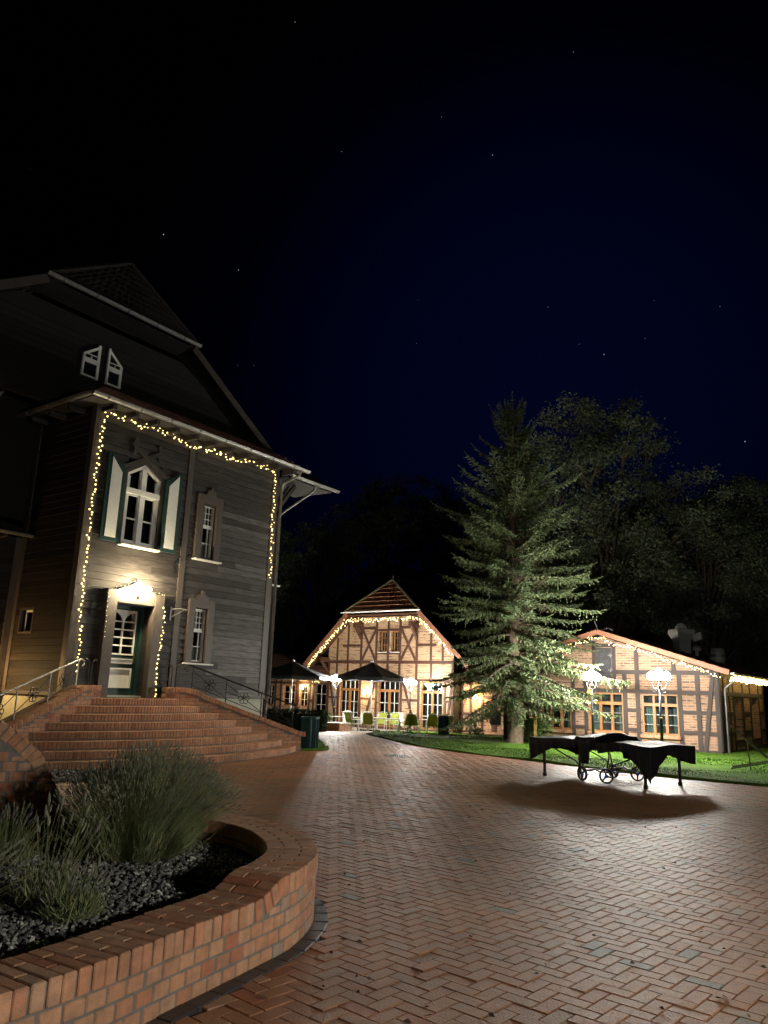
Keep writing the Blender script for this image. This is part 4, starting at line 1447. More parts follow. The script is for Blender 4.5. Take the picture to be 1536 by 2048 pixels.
# ------------------------------------------------------------------ light strings
bulb_me = ico(1.0, 1)
bulb_me.name = 'bulb'
bulb_me.materials.append(M_bulb)
strong_me = bulb_me.copy()
strong_me.name = 'bulb'
strong_me.materials[0] = emis('bright_warm_bulb', (1, .74, .24), 22)
def string_lights(label, pts, spacing, r, jit=.02, droop=0.0, rows=1, dense=0, group=None, bulb=None):
    t = thing('string_lights', label, 'string lights', pts[0], 0, group)
    o = V(pts[0])
    path = []
    pts = [V(p) - o for p in pts]
    for a, b in zip(pts, pts[1:]):
        n_ = max(2, int((b - a).length / .12))
        for i in range(n_):
            path.append(a.lerp(b, i / n_))
    path.append(pts[-1])
    path = [p + V((R.gauss(0, jit * .5), R.gauss(0, jit * .3), R.gauss(0, jit * .8))) for p in path]
    mb = MB(); mb.tube(path, .005, 4); mb.build('cable', M_cable, t)
    pos = []
    tot = 0
    for a, b in zip(path, path[1:]):
        L_ = (b - a).length
        while tot < L_:
            q = a.lerp(b, tot / L_)
            for _ in range(rows):
                pos.append(q + V((R.gauss(0, jit), R.gauss(0, jit * .4), R.gauss(0, jit) - abs(R.gauss(0, droop)))))
            tot += spacing * R.uniform(.7, 1.3)
        tot -= L_
    extra = MB()
    src = ico(1.0, 1)
    pv, pf = [v.co.copy() for v in src.vertices], [tuple(p.vertices) for p in src.polygons]
    R.shuffle(pos)
    for i, q in enumerate(pos):
        rr = r * R.uniform(.75, 1.25)
        if i < 100:
            b = link('bulb', bulb or bulb_me, t)
            b.location = q
            b.scale = (rr, rr, rr)
        else:
            extra.add([q + v * rr for v in pv], pf)
    if extra.v:
        extra.build('bulb', (bulb or bulb_me).materials[0], t, stuff=True)
    bpy.data.meshes.remove(src)
    return t
on = lambda t_, z, n_=.09: HP(t_, n_, z)
string_lights('string lights hanging down the near corner of the timber house', [on(-1.39, 7.82), on(-1.44, 6.6), on(-1.43, 4.95), on(-1.42, 3.6), on(-1.34, 2.5), on(-1.3, 1.75)], .078, .020, .022)
string_lights('string lights swagged along the upper eave of the timber house', [on(-1.39, 7.84), on(-.6, 7.80), on(.45, 7.86), on(1.3, 7.72), on(2.2, 7.80), on(2.9, 7.78), on(3.6, 7.86), on(4.37, 7.80)], .062, .019, .03)
string_lights('string lights hanging down the far corner of the timber house', [on(4.37, 7.80), on(4.45, 7.5), on(4.42, 6.5), on(4.46, 5.5), on(4.47, 4.62)], .075, .019, .02)
string_lights('string lights hanging down the door casing to the step', [on(.79, 3.45, .19), on(.80, 2.7, .19), on(.72, 1.9, .2), on(.76, 1.3, .2)], .085, .017, .014)
string_lights('tiny string lights tacked along the top of the door surround', [on(-.8, 2.6, .18), on(-.8, 3.68, .18), on(-.45, 3.78, .17), on(-.05, 3.99, .16), on(.35, 3.8, .17), on(.79, 3.72, .18)], .1, .007, .01)

# ------------------------------------------------------------------ half timbered buildings
M_oak = mat('oak_beam', (.036, .023, .02), .7, var=.25, nscale=5, bump=.3, bscale=30)
M_oakinn = mat('inn_beam', (.07, .026, .014), .65, var=.25, nscale=5, bump=.3, bscale=30)
M_pine = mat('window_wood', (.3, .135, .045), .45, var=.15, nscale=6)
M_barnbrick = brickwall('barn_brick', (.28, .142, .085), (.32, .178, .11), (.31, .24, .175), (.10, .052, .037))
M_innbrick = brickwall('inn_brick', (.42, .25, .14), (.46, .29, .17), (.48, .36, .24), (.15, .075, .04))
M_dark = mat('room_dark', (.02, .024, .026), .85)
M_barntile = mat('barn_tile', (.3, .12, .07), .7, var=.25, tints=[(.1, .05, .035), (.16, .07, .045)])
M_fascia = mat('fascia_board', (.30, .125, .07), .6, var=.2, nscale=4)

def beam(parent, x0, z0, x1, z1, w=.14, y=-.03, d=.09, name='beam', m=None):
    mb = MB()
    mb.bar((x0, y + d / 2, z0), (x1, y + d / 2, z1), d, w, (0, 1, 0)) if False else None
    a, b = V((x0, 0, z0)), V((x1, 0, z1))
    u_ = (b - a).normalized()
    n_ = V((-u_.z, 0, u_.x))
    mb.bevbox((a + b) / 2 + V((0, y + d / 2, 0)), u_ * ((b - a).length / 2), n_ * (w / 2), (0, d / 2, 0), .008)
    return mb.build(name, m or M_oak, parent)
def sidebeam(parent, x, y0, z0, y1, z1, w=.14, d=.09, out=.03, name='beam', m=None):
    mb = MB()
    a, b = V((x + out - d / 2, y0, z0)), V((x + out - d / 2, y1, z1))
    u_ = (b - a).normalized()
    n_ = V((0, -u_.z, u_.y))
    mb.bevbox((a + b) / 2, u_ * ((b - a).length / 2), n_ * (w / 2), (d / 2, 0, 0), .008)
    return mb.build(name, m or M_oak, parent)

def triple_window(parent, x0, x1, z0, z1, zt, m, curtain=True, sides=3):
    """fixed timber window: three lights below a transom, three above; set 8 cm into the wall"""
    w = pe('window', parent)
    y0, y1 = .03, .10
    f = MB()
    t_ = .06
    f.box(x0, x0 + t_, y0, y1, z0, z1); f.box(x1 - t_, x1, y0, y1, z0, z1)
    f.box(x0 + t_, x1 - t_, y0, y1, z0, z0 + t_); f.box(x0 + t_, x1 - t_, y0, y1, z1 - t_ * .6, z1)
    f.box(x0 + t_, x1 - t_, y0 - .012, y1, zt - .05, zt + .05)
    for i in range(1, sides):
        x = x0 + (x1 - x0) * i / sides
        f.box(x - .045, x + .045, y0 - .006, y1, z0 + t_, zt - .05); f.box(x - .035, x + .035, y0 - .006, y1, zt + .05, z1 - t_ * .6)
    f.build('frame', m, w)
    b = MB()
    for k in (1, 2):
        z = z0 + (zt - z0) * k / 3
        for i in range(sides):
            xa, xb = x0 + (x1 - x0) * i / sides + .05, x0 + (x1 - x0) * (i + 1) / sides - .05
            b.box(xa, xb, y0 + .02, y0 + .035, z - .009, z + .009)
    b.build('glazing_bar', M_steelrail, w)
    g = MB(); g.quad((x0 + .03, .07, z0 + .03), (x1 - .03, .07, z0 + .03), (x1 - .03, .07, z1 - .03), (x0 + .03, .07, z1 - .03)); g.build('pane', M_glass, w)
    if curtain:
        c = MB()
        for (a, b2) in ((x0 + .06, x0 + .30), (x1 - .22, x1 - .06)):
            n_ = 10
            vs = []
            for i in range(n_ + 1):
                x = a + (b2 - a) * i / n_
                yy = .2 + .025 * math.sin(i * 1.9)
                vs += [(x, yy, z0 + .02), (x, yy, zt)]
            c.add(vs, [(2 * i, 2 * i + 2, 2 * i + 3, 2 * i + 1) for i in range(n_)])
        c.build('curtain', M_teal, w)
    return w
def wall_with_holes(mb, x0, x1, z0, top, holes, y=0.0, dep=.12):
    """brick wall in the plane y, top(x) height; rectangular holes (xa, xb, za, zb) sorted in x, with reveals"""
    xs = sorted(set([x0, x1] + [h[0] for h in holes] + [h[1] for h in holes] + [t_ for t_ in top[1] if x0 < t_ < x1]))
    for a, b in zip(xs, xs[1:]):
        m_ = (a + b) / 2
        zs = sorted([(h[2], h[3]) for h in holes if h[0] - 1e-6 <= a and b <= h[1] + 1e-6])
        z = z0
        ta, tb = top[0](a), top[0](b)
        for (za, zb) in zs:
            if za > z:
                mb.quad((a, y, z), (b, y, z), (b, y, za), (a, y, za))
            z = zb
        mb.quad((a, y, z), (b, y, z), (b, y, tb), (a, y, ta))
    for h in holes:
        mb.quad((h[0], y, h[2]), (h[0], y + dep, h[2]), (h[0], y + dep, h[3]), (h[0], y, h[3])); mb.quad((h[1], y + dep, h[2]), (h[1], y, h[2]), (h[1], y, h[3]), (h[1], y + dep, h[3]))
        mb.quad((h[0], y + dep, h[3]), (h[1], y + dep, h[3]), (h[1], y, h[3]), (h[0], y, h[3])); mb.quad((h[0], y, h[2]), (h[1], y, h[2]), (h[1], y + dep, h[2]), (h[0], y + dep, h[2]))

# --- barn on the right
BROT = rad(-36)
BO = V((10.743, 24.522, 0))
BX, BIN = V((math.cos(BROT), math.sin(BROT), 0)), V((-math.sin(BROT), math.cos(BROT), 0))
def BP(x, y, z=0):
    return BO + BX * x + BIN * y + V((0, 0, z))
B = thing('half_timbered_barn', 'low half timbered brick barn with three wide windows behind the covered table', 'barn', BO, BROT)
XLB = -7.54
btop = lambda x: 3.70 - .318 * abs(x + 3.77)
WIN = [(-6.02, -4.90, .50, 1.78), (-4.26, -3.06, .50, 1.78), (-2.45, -1.27, .50, 1.78)]
SH = (-3.95, -3.42, 2.33, 3.30)
mb = MB()
wall_with_holes(mb, XLB, 0, -.2, (btop, [-3.77]), WIN + [])
mb.build('front_wall', M_barnbrick, B)
mb = MB()
SO = [(1.95, 3.35, .42, 1.80), (4.75, 6.2, .36, 1.80)]
def swall(mb, y0, y1, z0, z1, holes, x=0.0):
    ys = sorted(set([y0, y1] + [h[0] for h in holes] + [h[1] for h in holes]))
    for a, b in zip(ys, ys[1:]):
        z = z0
        for h in sorted([h for h in holes if h[0] <= a + 1e-6 and b <= h[1] + 1e-6], key=lambda h: h[2]):
            mb.quad((x, a, z), (x, b, z), (x, b, h[2]), (x, a, h[2])); z = h[3]
        mb.quad((x, a, z), (x, b, z), (x, b, z1), (x, a, z1))
    for h in holes:
        for yy in (h[0], h[1]):
            mb.quad((x, yy, h[2]), (x - .3, yy, h[2]), (x - .3, yy, h[3]), (x, yy, h[3]))
        for zz in (h[2], h[3]):
            mb.quad((x, h[0], zz), (x, h[1], zz), (x - .3, h[1], zz), (x - .3, h[0], zz))
swall(mb, 0, 7.3, -.2, 2.5, SO)
mb.build('side_wall', M_barnbrick, B)
mb = MB()
mb.box(XLB + .1, -.35, .35, .4, -.1, 2.45); mb.box(-.34, -.30, .5, 7.2, -.1, 2.4)
mb.box(XLB, XLB + .05, .0, 14, -.2, 2.5)
mb.build('inner_wall', M_dark, B)
for w_ in WIN:
    triple_window(B, *w_, 1.45, M_pine)
    mb = MB()
    n_ = 14
    for i in range(n_):
        x = w_[0] - .05 + (w_[1] - w_[0] + .1) * (i + .5) / n_
        mb.bevbox((x, -.035, w_[2] - .06), ((w_[1] - w_[0] + .1) / n_ / 2 - .003, 0, 0), (0, .075, 0), (0, 0, .05), .006, R.random())
    mb.build('window_sill', M_brick, B)
# timber frame of the gable front
HG = (.0, .62, 1.245, 1.865, 2.49)
for z in (2.49,):
    beam(B, XLB, z, 0, z, .15, -.034)
beam(B, XLB, 0.02, 0, .02, .2, -.036)
beam(B, -4.30, 1.865, -2.62, 1.865, .13, -.032); beam(B, -6.1, 1.865, -4.4, 1.865, .13, -.032); beam(B, -2.5, 1.865, 0, 1.865, .13, -.032)
for z in (.62, 1.245):
    beam(B, -1.2, z, -.1, z, .12, -.031); beam(B, -2.95, z, -2.62, z, .12, -.031); beam(B, -4.78, z, -4.4, z, .12, -.031); beam(B, XLB, z, -6.15, z, .12, -.031)
for x in (-.07, -.645, -1.205, -2.565, -2.99, -4.36, -4.82, -6.12, -6.75, XLB + .08):
    top = 2.42 if x not in (-2.565,) else btop(x) - .08
    beam(B, x, .1, x, top, .14, -.03)
for x in (-1.36, -3.33, -4.03, -5.2, -6.2):
    beam(B, x, 2.56 if x not in (-3.33, -4.03) else 1.93, x, btop(x) - .1, .13, -.029)
beam(B, -.17, 2.42, -.50, .10, .13, -.044)
beam(B, -7.3, .1, -6.9, 2.42, .13, -.044)
beam(B, -3.97, 3.38, -3.39, 3.38, .10, -.028); beam(B, -3.97, 2.28, -3.39, 2.28, .10, -.028)
# loft shutter
mb = MB(); mb.box(SH[0], SH[1], -.02, .0, SH[2], SH[3])
for i in range(9):
    z = SH[2] + .03 + i * .105
    mb.bevbox(((SH[0] + SH[1]) / 2, -.028, z + .045), ((SH[1] - SH[0]) / 2 - .02, 0, 0), (0, .012, 0), (0, 0, .047), .005, R.random())
shut = mb.build('loft_shutter', mat('grey_board', (.04, .037, .042), .7, var=.3, bump=.3), B)
mb = MB()
for z in (2.55, 3.05):
    mb.box(SH[1] - .10, SH[1] + .05, -.055, -.042, z - .012, z + .012); mb.box(SH[1] - .03, SH[1], -.056, -.043, z - .07, z + .07)
mb.build('hinge', M_zinc, shut)
# side wall timbers
for z in (.02, .62, 1.245, 1.865, 2.44):
    if z in (.62, 1.245):
        for a, b in ((.1, 1.8), (3.5, 4.6), (6.3, 7.2)):
            sidebeam(B, 0, a, z, b, z, .12, out=.028)
    else:
        sidebeam(B, 0, .1, z, 7.3, z, .15, out=.032)
for y in (.07, .62, 1.28, 1.88, 3.42, 4.66, 6.28, 7.22):
    sidebeam(B, 0, y, .1, y, 2.38, .14, out=.03)
sidebeam(B, 0, .2, .1, .55, 2.38, .12, out=.042)
sidebeam(B, 0, 1.98, .34, 3.35, .34, .10, out=.027); sidebeam(B, 0, 4.75, .3, 6.2, .3, .1, out=.027)
rf = pe('roof', B)
mb = MB()
rz_ = lambda x: 3.86 - .318 * abs(x + 3.77)
tiled(mb, (.42, -.38, rz_(.42)), (.42, 14, rz_(.42)), (-3.77, -.38, rz_(-3.77)), (-3.77, 14, rz_(-3.77)), 12, 50)
tiled(mb, (-7.95, 14, rz_(-7.95)), (-7.95, -.38, rz_(-7.95)), (-3.77, 14, rz_(-3.77)), (-3.77, -.38, rz_(-3.77)), 12, 50)
mb.build('tiles', M_barntile, rf)
for x in (.4, -7.93):
    a, b = V((-3.77, -.36, rz_(-3.77) - .03)), V((x, -.36, rz_(x) - .03))
    mb = MB(); mb.bar(a, b, .035, .16); mb.build('fascia', M_fascia, rf)
mb = MB()
for x in (.38, -7.9):
    mb.prism([(-3.77, -.34, rz_(-3.77) - .09), (x, -.34, rz_(x) - .09), (x, .0, rz_(x) - .09), (-3.77, .0, rz_(-3.77) - .09)], (0, 0, .03))
mb.build('soffit', M_oak, rf)
gutter((.47, -.3, 2.50), (.47, 7.4, 2.50), .065, rf)
mb = MB(); mb.tube([(.47, .35, 2.47), (.42, .35, 2.3), (.12, .32, 2.05), (.1, .32, 1.9), (.1, .32, .0)], .04, 8); mb.build('downpipe', M_zinc, B, True)
mb = MB(); mb.tube([(-3.77, -.3, 3.9), (-3.80, -.25, 4.0), (-3.9, -.2, 4.22)], .014, 5); mb.tube([(-3.7, -.1, 3.92), (-3.5, .0, 3.98), (-3.35, .1, 3.9)], .014, 5); mb.build('roof_finial', M_steelrail, B)
# vents on the roof slope
def on_roof(x, y):
    return BP(x, y, rz_(x) - .02)
M_vent = mat('vent_metal', (.42, .43, .42), .5, metal=.3, var=.12)
t = thing('roof_vent', 'large pale exhaust hood on the barn roof', 'roof vent', on_roof(-2.5, 5.6), BROT)
mb = MB(); mb.lathe([(.36, 0), (.33, .45), (.52, .78), (.52, .92), (.4, .95)], 4); mb.build('hood', M_vent, t)
mb = MB(); mb.lathe([(.24, .95), (.22, 1.05), (.12, 1.16), (.01, 1.2)], 12); mb.build('cap', M_vent, t)
mb = MB(); mb.bevbox((.62, .0, .62), (.16, 0, .05), (0, .16, 0), (-.02, 0, .14), .01); mb.build('outlet', M_vent, t)
t = thing('roof_vent', 'small domed vent on the barn roof between two bigger vents', 'roof vent', on_roof(-1.95, 5.6), BROT)
mb = MB(); mb.lathe([(.07, 0), (.07, .3)], 10); mb.build('pipe', M_vent, t)
mb = MB(); mb.lathe([(.16, .28), (.17, .36), (.13, .45), (.02, .5)], 12); mb.build('cap', M_vent, t, True)
t = thing('roof_vent', 'round drum shaped vent on the lower barn roof slope', 'roof vent', on_roof(-1.2, 5.6), BROT)
mb = MB(); mb.lathe([(.24, 0), (.30, .28), (.24, .6), (.02, .62)], 14); mb.build('drum', M_vent, t, True)
mb = MB(); mb.lathe([(.31, .26), (.33, .28), (.33, .34), (.31, .36)], 14); mb.build('band', M_zinc, t)
bs = lambda x, dz=0: BP(x, -.40, rz_(x) - .20 + dz)
string_lights('string lights along the sloping gable edge of the barn', [bs(x) for x in [-7.4, -6.2, -5, -4.3, -3.77, -3.2, -2.2, -1.1, .1]], .033, .017, .03, .03)
string_lights('string lights under the gutter on the long side of the barn', [BP(.46, y, 2.36) for y in (-.3, .8, 2.4, 4, 5.6, 7.2)], .045, .026, .03, .03, bulb=strong_me)
# ------------------------------------------------------------------ gabled inn in the middle
G = thing('half_timbered_inn', 'half timbered brick inn with a half hipped tiled gable behind the terrace', 'inn', GO, BROT)
def GP(x, n, z=0):
    return GO + GX * x + GN * n + V((0, 0, z))
gz0 = .39          # local z = world z + .39
def gt(x):         # roof underside line, local z
    return min(3.25 + .95 * (9.4 - abs(x - 4.07) - 4.0), 6.05)
GW = 4.22
xl, xr = 4.07 - GW, 4.07 + GW
GD = [(.80, 2.12, .05, 2.56), (3.50, 4.90, .05, 2.56), (6.28, 7.64, .05, 2.56)]
GWN = [(3.38, 3.98, 4.10, 5.24), (4.24, 4.84, 4.10, 5.24)]
mb = MB()
wall_with_holes(mb, xl, xr, -.1, (gt, [4.07 - 2.45, 4.07 + 2.45, 4.07]), GD + GWN, dep=.2)
mb.build('front_wall', M_innbrick, G)
mb = MB(); mb.box(xl + .1, xr - .1, .45, .5, 0, 3.2); mb.box(2.6, 5.6, .45, .5, 3.2, 5.9); mb.box(xl, xl + .05, .0, 12, -.1, 3.3); mb.box(xr - .05, xr, 0, 12, -.1, 3.3); mb.build('inner_wall', M_dark, G)
def gbeam(*a, **k):
    k.setdefault('m', M_oakinn)
    return beam(G, *a, **k)
gbeam(xl, 3.55, xr, 3.55, w=.17, y=-.036); gbeam(xl, .04, xr, .04, w=.16, y=-.034)
gbeam(4.07 - 2.0, 5.42, 3.2, 5.42, w=.14, y=-.032); gbeam(4.95, 5.42, 6.1, 5.42, w=.14, y=-.032)
gbeam(.9, 4.46, 2.14, 4.46, w=.13, y=-.031); gbeam(6.04, 4.46, 7.2, 4.46, w=.13, y=-.031)
gbeam(3.34, 5.30, 4.88, 5.30, w=.12, y=-.031); gbeam(3.3, 4.03, 4.86, 4.03, w=.12, y=-.031)
for x in (2.22, 3.28, 4.87, 5.97):
    gbeam(x, 3.64, x, min(gt(x) - .05, 6.0), w=.15)
gbeam(4.08, 3.64, 4.08, 5.24, w=.14); gbeam(4.08, 5.36, 4.08, 6.0, w=.12)
for x in (.5, 1.27, 6.87, 7.6):
    gbeam(x, 3.64, x, gt(x) - .06, w=.13)
for x in (xl + .08, .5, 1.3, 2.22, 3.28, 4.07, 4.87, 5.97, 6.9, xr - .08):
    gbeam(x, 2.66, x, 3.47, w=.14)
for x in (xl + .08, .68, 2.24, 3.36, 5.02, 6.14, 7.76, xr - .08):
    gbeam(x, .12, x, 2.58, w=.15, y=-.033)
gbeam(xl, 2.62, xr, 2.62, w=.1, y=-.029)
for a, b in ((2.3, 3.3), (5.08, 6.08), (xl + .14, .62), (7.82, xr - .14)):
    gbeam(a, 1.56, b, 1.56, w=.13, y=-.028)
gbeam(2.55, .12, 3.24, 2.56, w=.14, y=-.042); gbeam(5.98, .12, 5.12, 2.56, w=.14, y=-.042); gbeam(.58, .12, .05, 2.56, w=.13, y=-.042); gbeam(7.86, .12, 8.2, 2.56, w=.13, y=-.042)
for a, b in ((2.30, 3.22), (5.90, 4.94)):
    gbeam(a, 3.66, b, 5.34, w=.14, y=-.040); gbeam(b, 3.66, a, 5.34, w=.14, y=-.044)
for d_ in GD:
    w = pe('terrace_door', G)
    x0, x1, z0, z1 = d_
    y0, y1 = .08, .15
    f = MB(); zt = 2.02
    f.box(x0, x0 + .08, y0, y1, z0, z1); f.box(x1 - .08, x1, y0, y1, z0, z1); f.box(x0 + .08, x1 - .08, y0, y1, z1 - .07, z1); f.box(x0 + .08, x1 - .08, y0 - .01, y1, zt - .07, zt + .07); f.box(x0 + .08, x1 - .08, y0, y1, z0, z0 + .14)
    m_ = (x0 + x1) / 2
    f.box(m_ - .07, m_ + .07, y0 - .005, y1, z0 + .14, zt - .07)
    f.build('frame', M_pine, w)
    b = MB()
    for xx in (x0 + (m_ - x0) * .56, m_ + (x1 - m_) * .46):
        b.box(xx - .014, xx + .014, y0 + .015, y1 - .02, z0 + .14, zt - .07)
    for k in (1, 2):
        z = z0 + .14 + (zt - .2 - z0) * k / 3
        b.box(x0 + .08, m_ - .07, y0 + .017, y1 - .022, z - .014, z + .014); b.box(m_ + .07, x1 - .08, y0 + .017, y1 - .022, z - .014, z + .014)
    for k in (1, 2, 3):
        xx = x0 + (x1 - x0) * k / 4
        b.box(xx - .02, xx + .02, y0 + .015, y1 - .02, zt + .07, z1 - .07)
    b.build('glazing_bar', M_white, w)
    g = MB(); g.quad((x0 + .04, .12, z0), (x1 - .04, .12, z0), (x1 - .04, .12, z1), (x0 + .04, .12, z1)); g.build('pane', M_glass, w)
for d_ in GWN:
    w = pe('window', G)
    x0, x1, z0, z1 = d_
    f = MB(); y0, y1 = .1, .16
    x0 += .14
    f.box(x0, x0 + .07, y0, y1, z0, z1); f.box(x1 - .05, x1, y0, y1, z0, z1); f.box(x0 + .07, x1 - .05, y0, y1, z0, z0 + .07); f.box(x0 + .07, x1 - .05, y0, y1, z1 - .07, z1)
    f.build('frame', M_pine, w)
    b = MB()
    m_ = (x0 + x1) / 2
    b.box(m_ - .012, m_ + .012, y0 + .01, y1 - .01, z0 + .07, z1 - .07)
    for k in (1, 2):
        z = z0 + (z1 - z0) * k / 3
        b.box(x0 + .07, x1 - .05, y0 + .012, y1 - .012, z - .012, z + .012)
    b.build('glazing_bar', M_pine, w)
    g = MB(); g.quad((x0 + .03, .14, z0), (x1 - .03, .14, z0), (x1 - .03, .14, z1), (x0 + .03, .14, z1)); g.build('pane', M_glass, w)
    s = MB(); s.box(x0 - .14, x1 + .02, -.05, .1, z0 - .05, z0 - .004); s.build('sill', M_white, w)
rf = pe('roof', G)
sgr = lambda x: 3.25 + .95 * (5.4 - abs(x - 4.07)) + .16
VYG = -.75
eL, eR = 4.07 - 5.45, 4.07 + 5.45
hx0, hx1 = 4.07 - 2.42, 4.07 + 2.42
zr = sgr(hx0)
APG = V((4.07, .3, sgr(4.07) - .45))
mb = MB()
tiled(mb, (eR, VYG, sgr(eR)), (eR, 14, sgr(eR)), (4.07, VYG + 1.2, sgr(4.07) - .1), (4.07, 14, sgr(4.07) - .1), 22, 60)
tiled(mb, (eL, 14, sgr(eL)), (eL, VYG, sgr(eL)), (4.07, 14, sgr(4.07) - .1), (4.07, VYG + 1.2, sgr(4.07) - .1), 22, 60)
mb.build('tiles', M_tiledark, rf)
mb = MB(); tiled(mb, (hx0 - .02, VYG - .06, zr + .06), (hx1 + .02, VYG - .06, zr + .06), APG, APG, 7, 22, .03, .045); mb.build('hip_tiles', mat('inn_tile', (.2, .085, .045), .65, var=.25, tints=[(.24, .1, .05), (.32, .14, .07), (.38, .17, .09)]), rf)
mb = MB()
for hx in (hx0, hx1):
    mb.tube([APG + V((0, -.02, .05)), V((hx, VYG - .06, zr + .12))], .085, 6)
mb.tube([APG + V((0, 0, .02)), APG + V((0, -.02, .4))], [.05, .01], 5)
mb.build('ridge_tiles', mat('ridge_tile', (.3, .24, .13), .7, var=.2), rf)
for (a, b) in ((hx0, eL), (hx1, eR)):
    mb = MB(); mb.bar((a, VYG, sgr(a) - .05), (b, VYG, sgr(b) - .05), .05, .22); mb.build('fascia', M_fascia, rf)
mb = MB()
for (a, b) in ((hx0, eL), (hx1, eR)):
    mb.prism([(a, VYG + .03, sgr(a) - .14), (b, VYG + .03, sgr(b) - .14), (b, .0, sgr(b) - .14), (a, .0, sgr(a) - .14)], (0, 0, .03))
mb.prism([(hx0, VYG, zr - .14), (hx1, VYG, zr - .14), (hx1, 0, zr - .14), (hx0, 0, zr - .14)], (0, 0, .03))
mb.build('soffit', M_oakinn, rf)
gutter((hx0 - .3, VYG - .13, zr + .03), (hx1 + .2, VYG - .13, zr + .03), .06, rf, m=M_white)
for x, z in ((xl, 3.55), (2.22, 5.45), (5.97, 5.45)):
    mb = MB(); mb.bevbox((x - .0, -.36, z + .1), (.11, 0, 0), (0, .36, 0), (0, 0, .13), .01)
    mb.bar((x, -.03, z - .62), (x, -.6, z), .12, .14, (1, 0, 0))
    mb.build('bracket', M_oakinn, G)
# strings on the inn
vz = lambda x: sgr(x) - .32
st_pts = [GP(eL + .1, .72, vz(eL + .1)), GP(1.0, .72, vz(1.0)), GP(hx0 + .1, .72, vz(hx0) - .03), GP(2.9, .72, vz(hx0) - .10), GP(4.07, .72, vz(hx0) - .07), GP(5.2, .72, vz(hx0) - .10), GP(hx1 - .1, .72, vz(hx1) - .03), GP(7.2, .72, vz(7.2)), GP(8.6, .72, vz(8.6))]
string_lights('thick string lights round the half hipped gable of the inn', st_pts, .05, .03, .05, .03)
string_lights('string lights under the eave between the inn and its left wing', [GP(-.3, -.2, 2.62), GP(-1.0, -.2, 2.50), GP(-1.5, -.1, 2.56)], .06, .026, .05, .02)

def low_wing(name, label, x0, x1, yb, zt, doors, dark=None, m=None):
    t = thing(name, label, 'wing', GO, BROT)
    mb = MB(); wall_with_holes(mb, x0, x1, -.1, (lambda x: zt, []), doors, y=yb, dep=.15); mb.build('front_wall', m or M_innbrick, t)
    mb = MB(); mb.box(x0, x1, yb + .4, yb + .45, 0, zt); mb.build('inner_wall', M_dark, t)
    return t
LW = low_wing('inn_wing', 'low tiled left wing of the inn with small paned windows behind a parasol', -6.6, xl - .02, .6, 3.0, [(-5.5, -4.9, .95, 2.15), (-4.12, -3.2, .95, 2.15), (-2.75, -2.15, .95, 2.15), (-1.55, -.72, .5, 2.3)])
for x in (-6.5, -5.7, -4.75, -4.3, -3.02, -2.9, -2.02, -1.68, -.62, -.26):
    beam(LW, x, 0, x, 2.95, w=.13, y=.57, m=M_oakinn)
beam(LW, -6.6, 2.30, xl, 2.30, w=.14, y=.565, m=M_oakinn); beam(LW, -6.6, .06, xl, .06, w=.16, y=.565, m=M_oakinn)
beam(LW, -6.6, 2.95, xl, 2.95, w=.12, y=.565, m=M_oakinn)
for a, b in ((-3.02, -2.8), (-2.02, -1.68), (-4.75, -4.3), (-.62, -.26)):
    beam(LW, a, 1.3, b, 1.3, w=.12, y=.568, m=M_oakinn)
for x0, x1, z0, z1 in [(-5.5, -4.9, .95, 2.15), (-4.12, -3.2, .95, 2.15), (-2.75, -2.15, .95, 2.15), (-1.55, -.72, .5, 2.3)]:
    w = pe('window', LW)
    f = MB(); y0 = .67
    f.box(x0, x0 + .06, y0, y0 + .06, z0, z1); f.box(x1 - .06, x1, y0, y0 + .06, z0, z1); f.box(x0 + .06, x1 - .06, y0, y0 + .06, z0, z0 + .06); f.box(x0 + .06, x1 - .06, y0, y0 + .06, z1 - .06, z1)
    f.build('frame', M_pine if x0 < -2 else M_zinc, w)
    b = MB(); m_ = (x0 + x1) / 2
    b.box(m_ - .014, m_ + .014, y0 + .01, y0 + .04, z0 + .06, z1 - .06)
    for k in (1, 2):
        b.box(x0 + .06, x1 - .06, y0 + .012, y0 + .038, z0 + (z1 - z0) * k / 3 - .012, z0 + (z1 - z0) * k / 3 + .012)
    b.build('glazing_bar', M_white, w)
    g = MB(); g.quad((x0, y0 + .04, z0), (x1, y0 + .04, z0), (x1, y0 + .04, z1), (x0, y0 + .04, z1)); g.build('pane', M_glass, w)
mb = MB(); tiled(mb, (-6.8, .2, 2.98), (xl, .2, 2.98), (-6.8, 2.4, 4.1), (xl, 2.4, 4.1), 9, 34, .03, .045); mb.build('roof', M_barntile, LW)
mb = MB(); mb.box(-6.8, xl, .15, .2, 2.86, 3.0); mb.build('eave_board', M_oakinn, LW)
RW = low_wing('inn_wing', 'low right wing of the inn lit orange behind the spruce and the chalkboard', xr + .02, 13.0, .55, 2.75, [])
for x in (8.5, 9.0, 9.65, 10.25, 10.4, 11.2, 12.2):
    beam(RW, x, .1, x, 2.7, w=.13, y=.52, m=M_oakinn)
for z in (.1, 1.0, 1.85, 2.65):
    beam(RW, xr, z, 13, z, w=.14, y=.515, m=M_oakinn)
mb = MB(); tiled(mb, (xr, .1, 2.75), (13.2, .1, 2.75), (xr, 2.4, 3.9), (13.2, 2.4, 3.9), 9, 28, .03, .045); mb.build('roof', M_barntile, RW)
wall_lamp(GP(-2.45, -.56, 2.02 - .1), BROT, 'warm wall lamp between the small windows of the left inn wing', M_gablelamp, .10, 1)
wall_lamp(GP(2.72, .05, 1.86 - .1), BROT, 'warm wall lamp between the first two terrace doors of the inn', M_gablelamp, .10, 1)
wall_lamp(GP(7.1, .25, 2.1), BROT, 'cool white lamp over the third terrace door next to the spruce', M_coollamp, .10, 1)
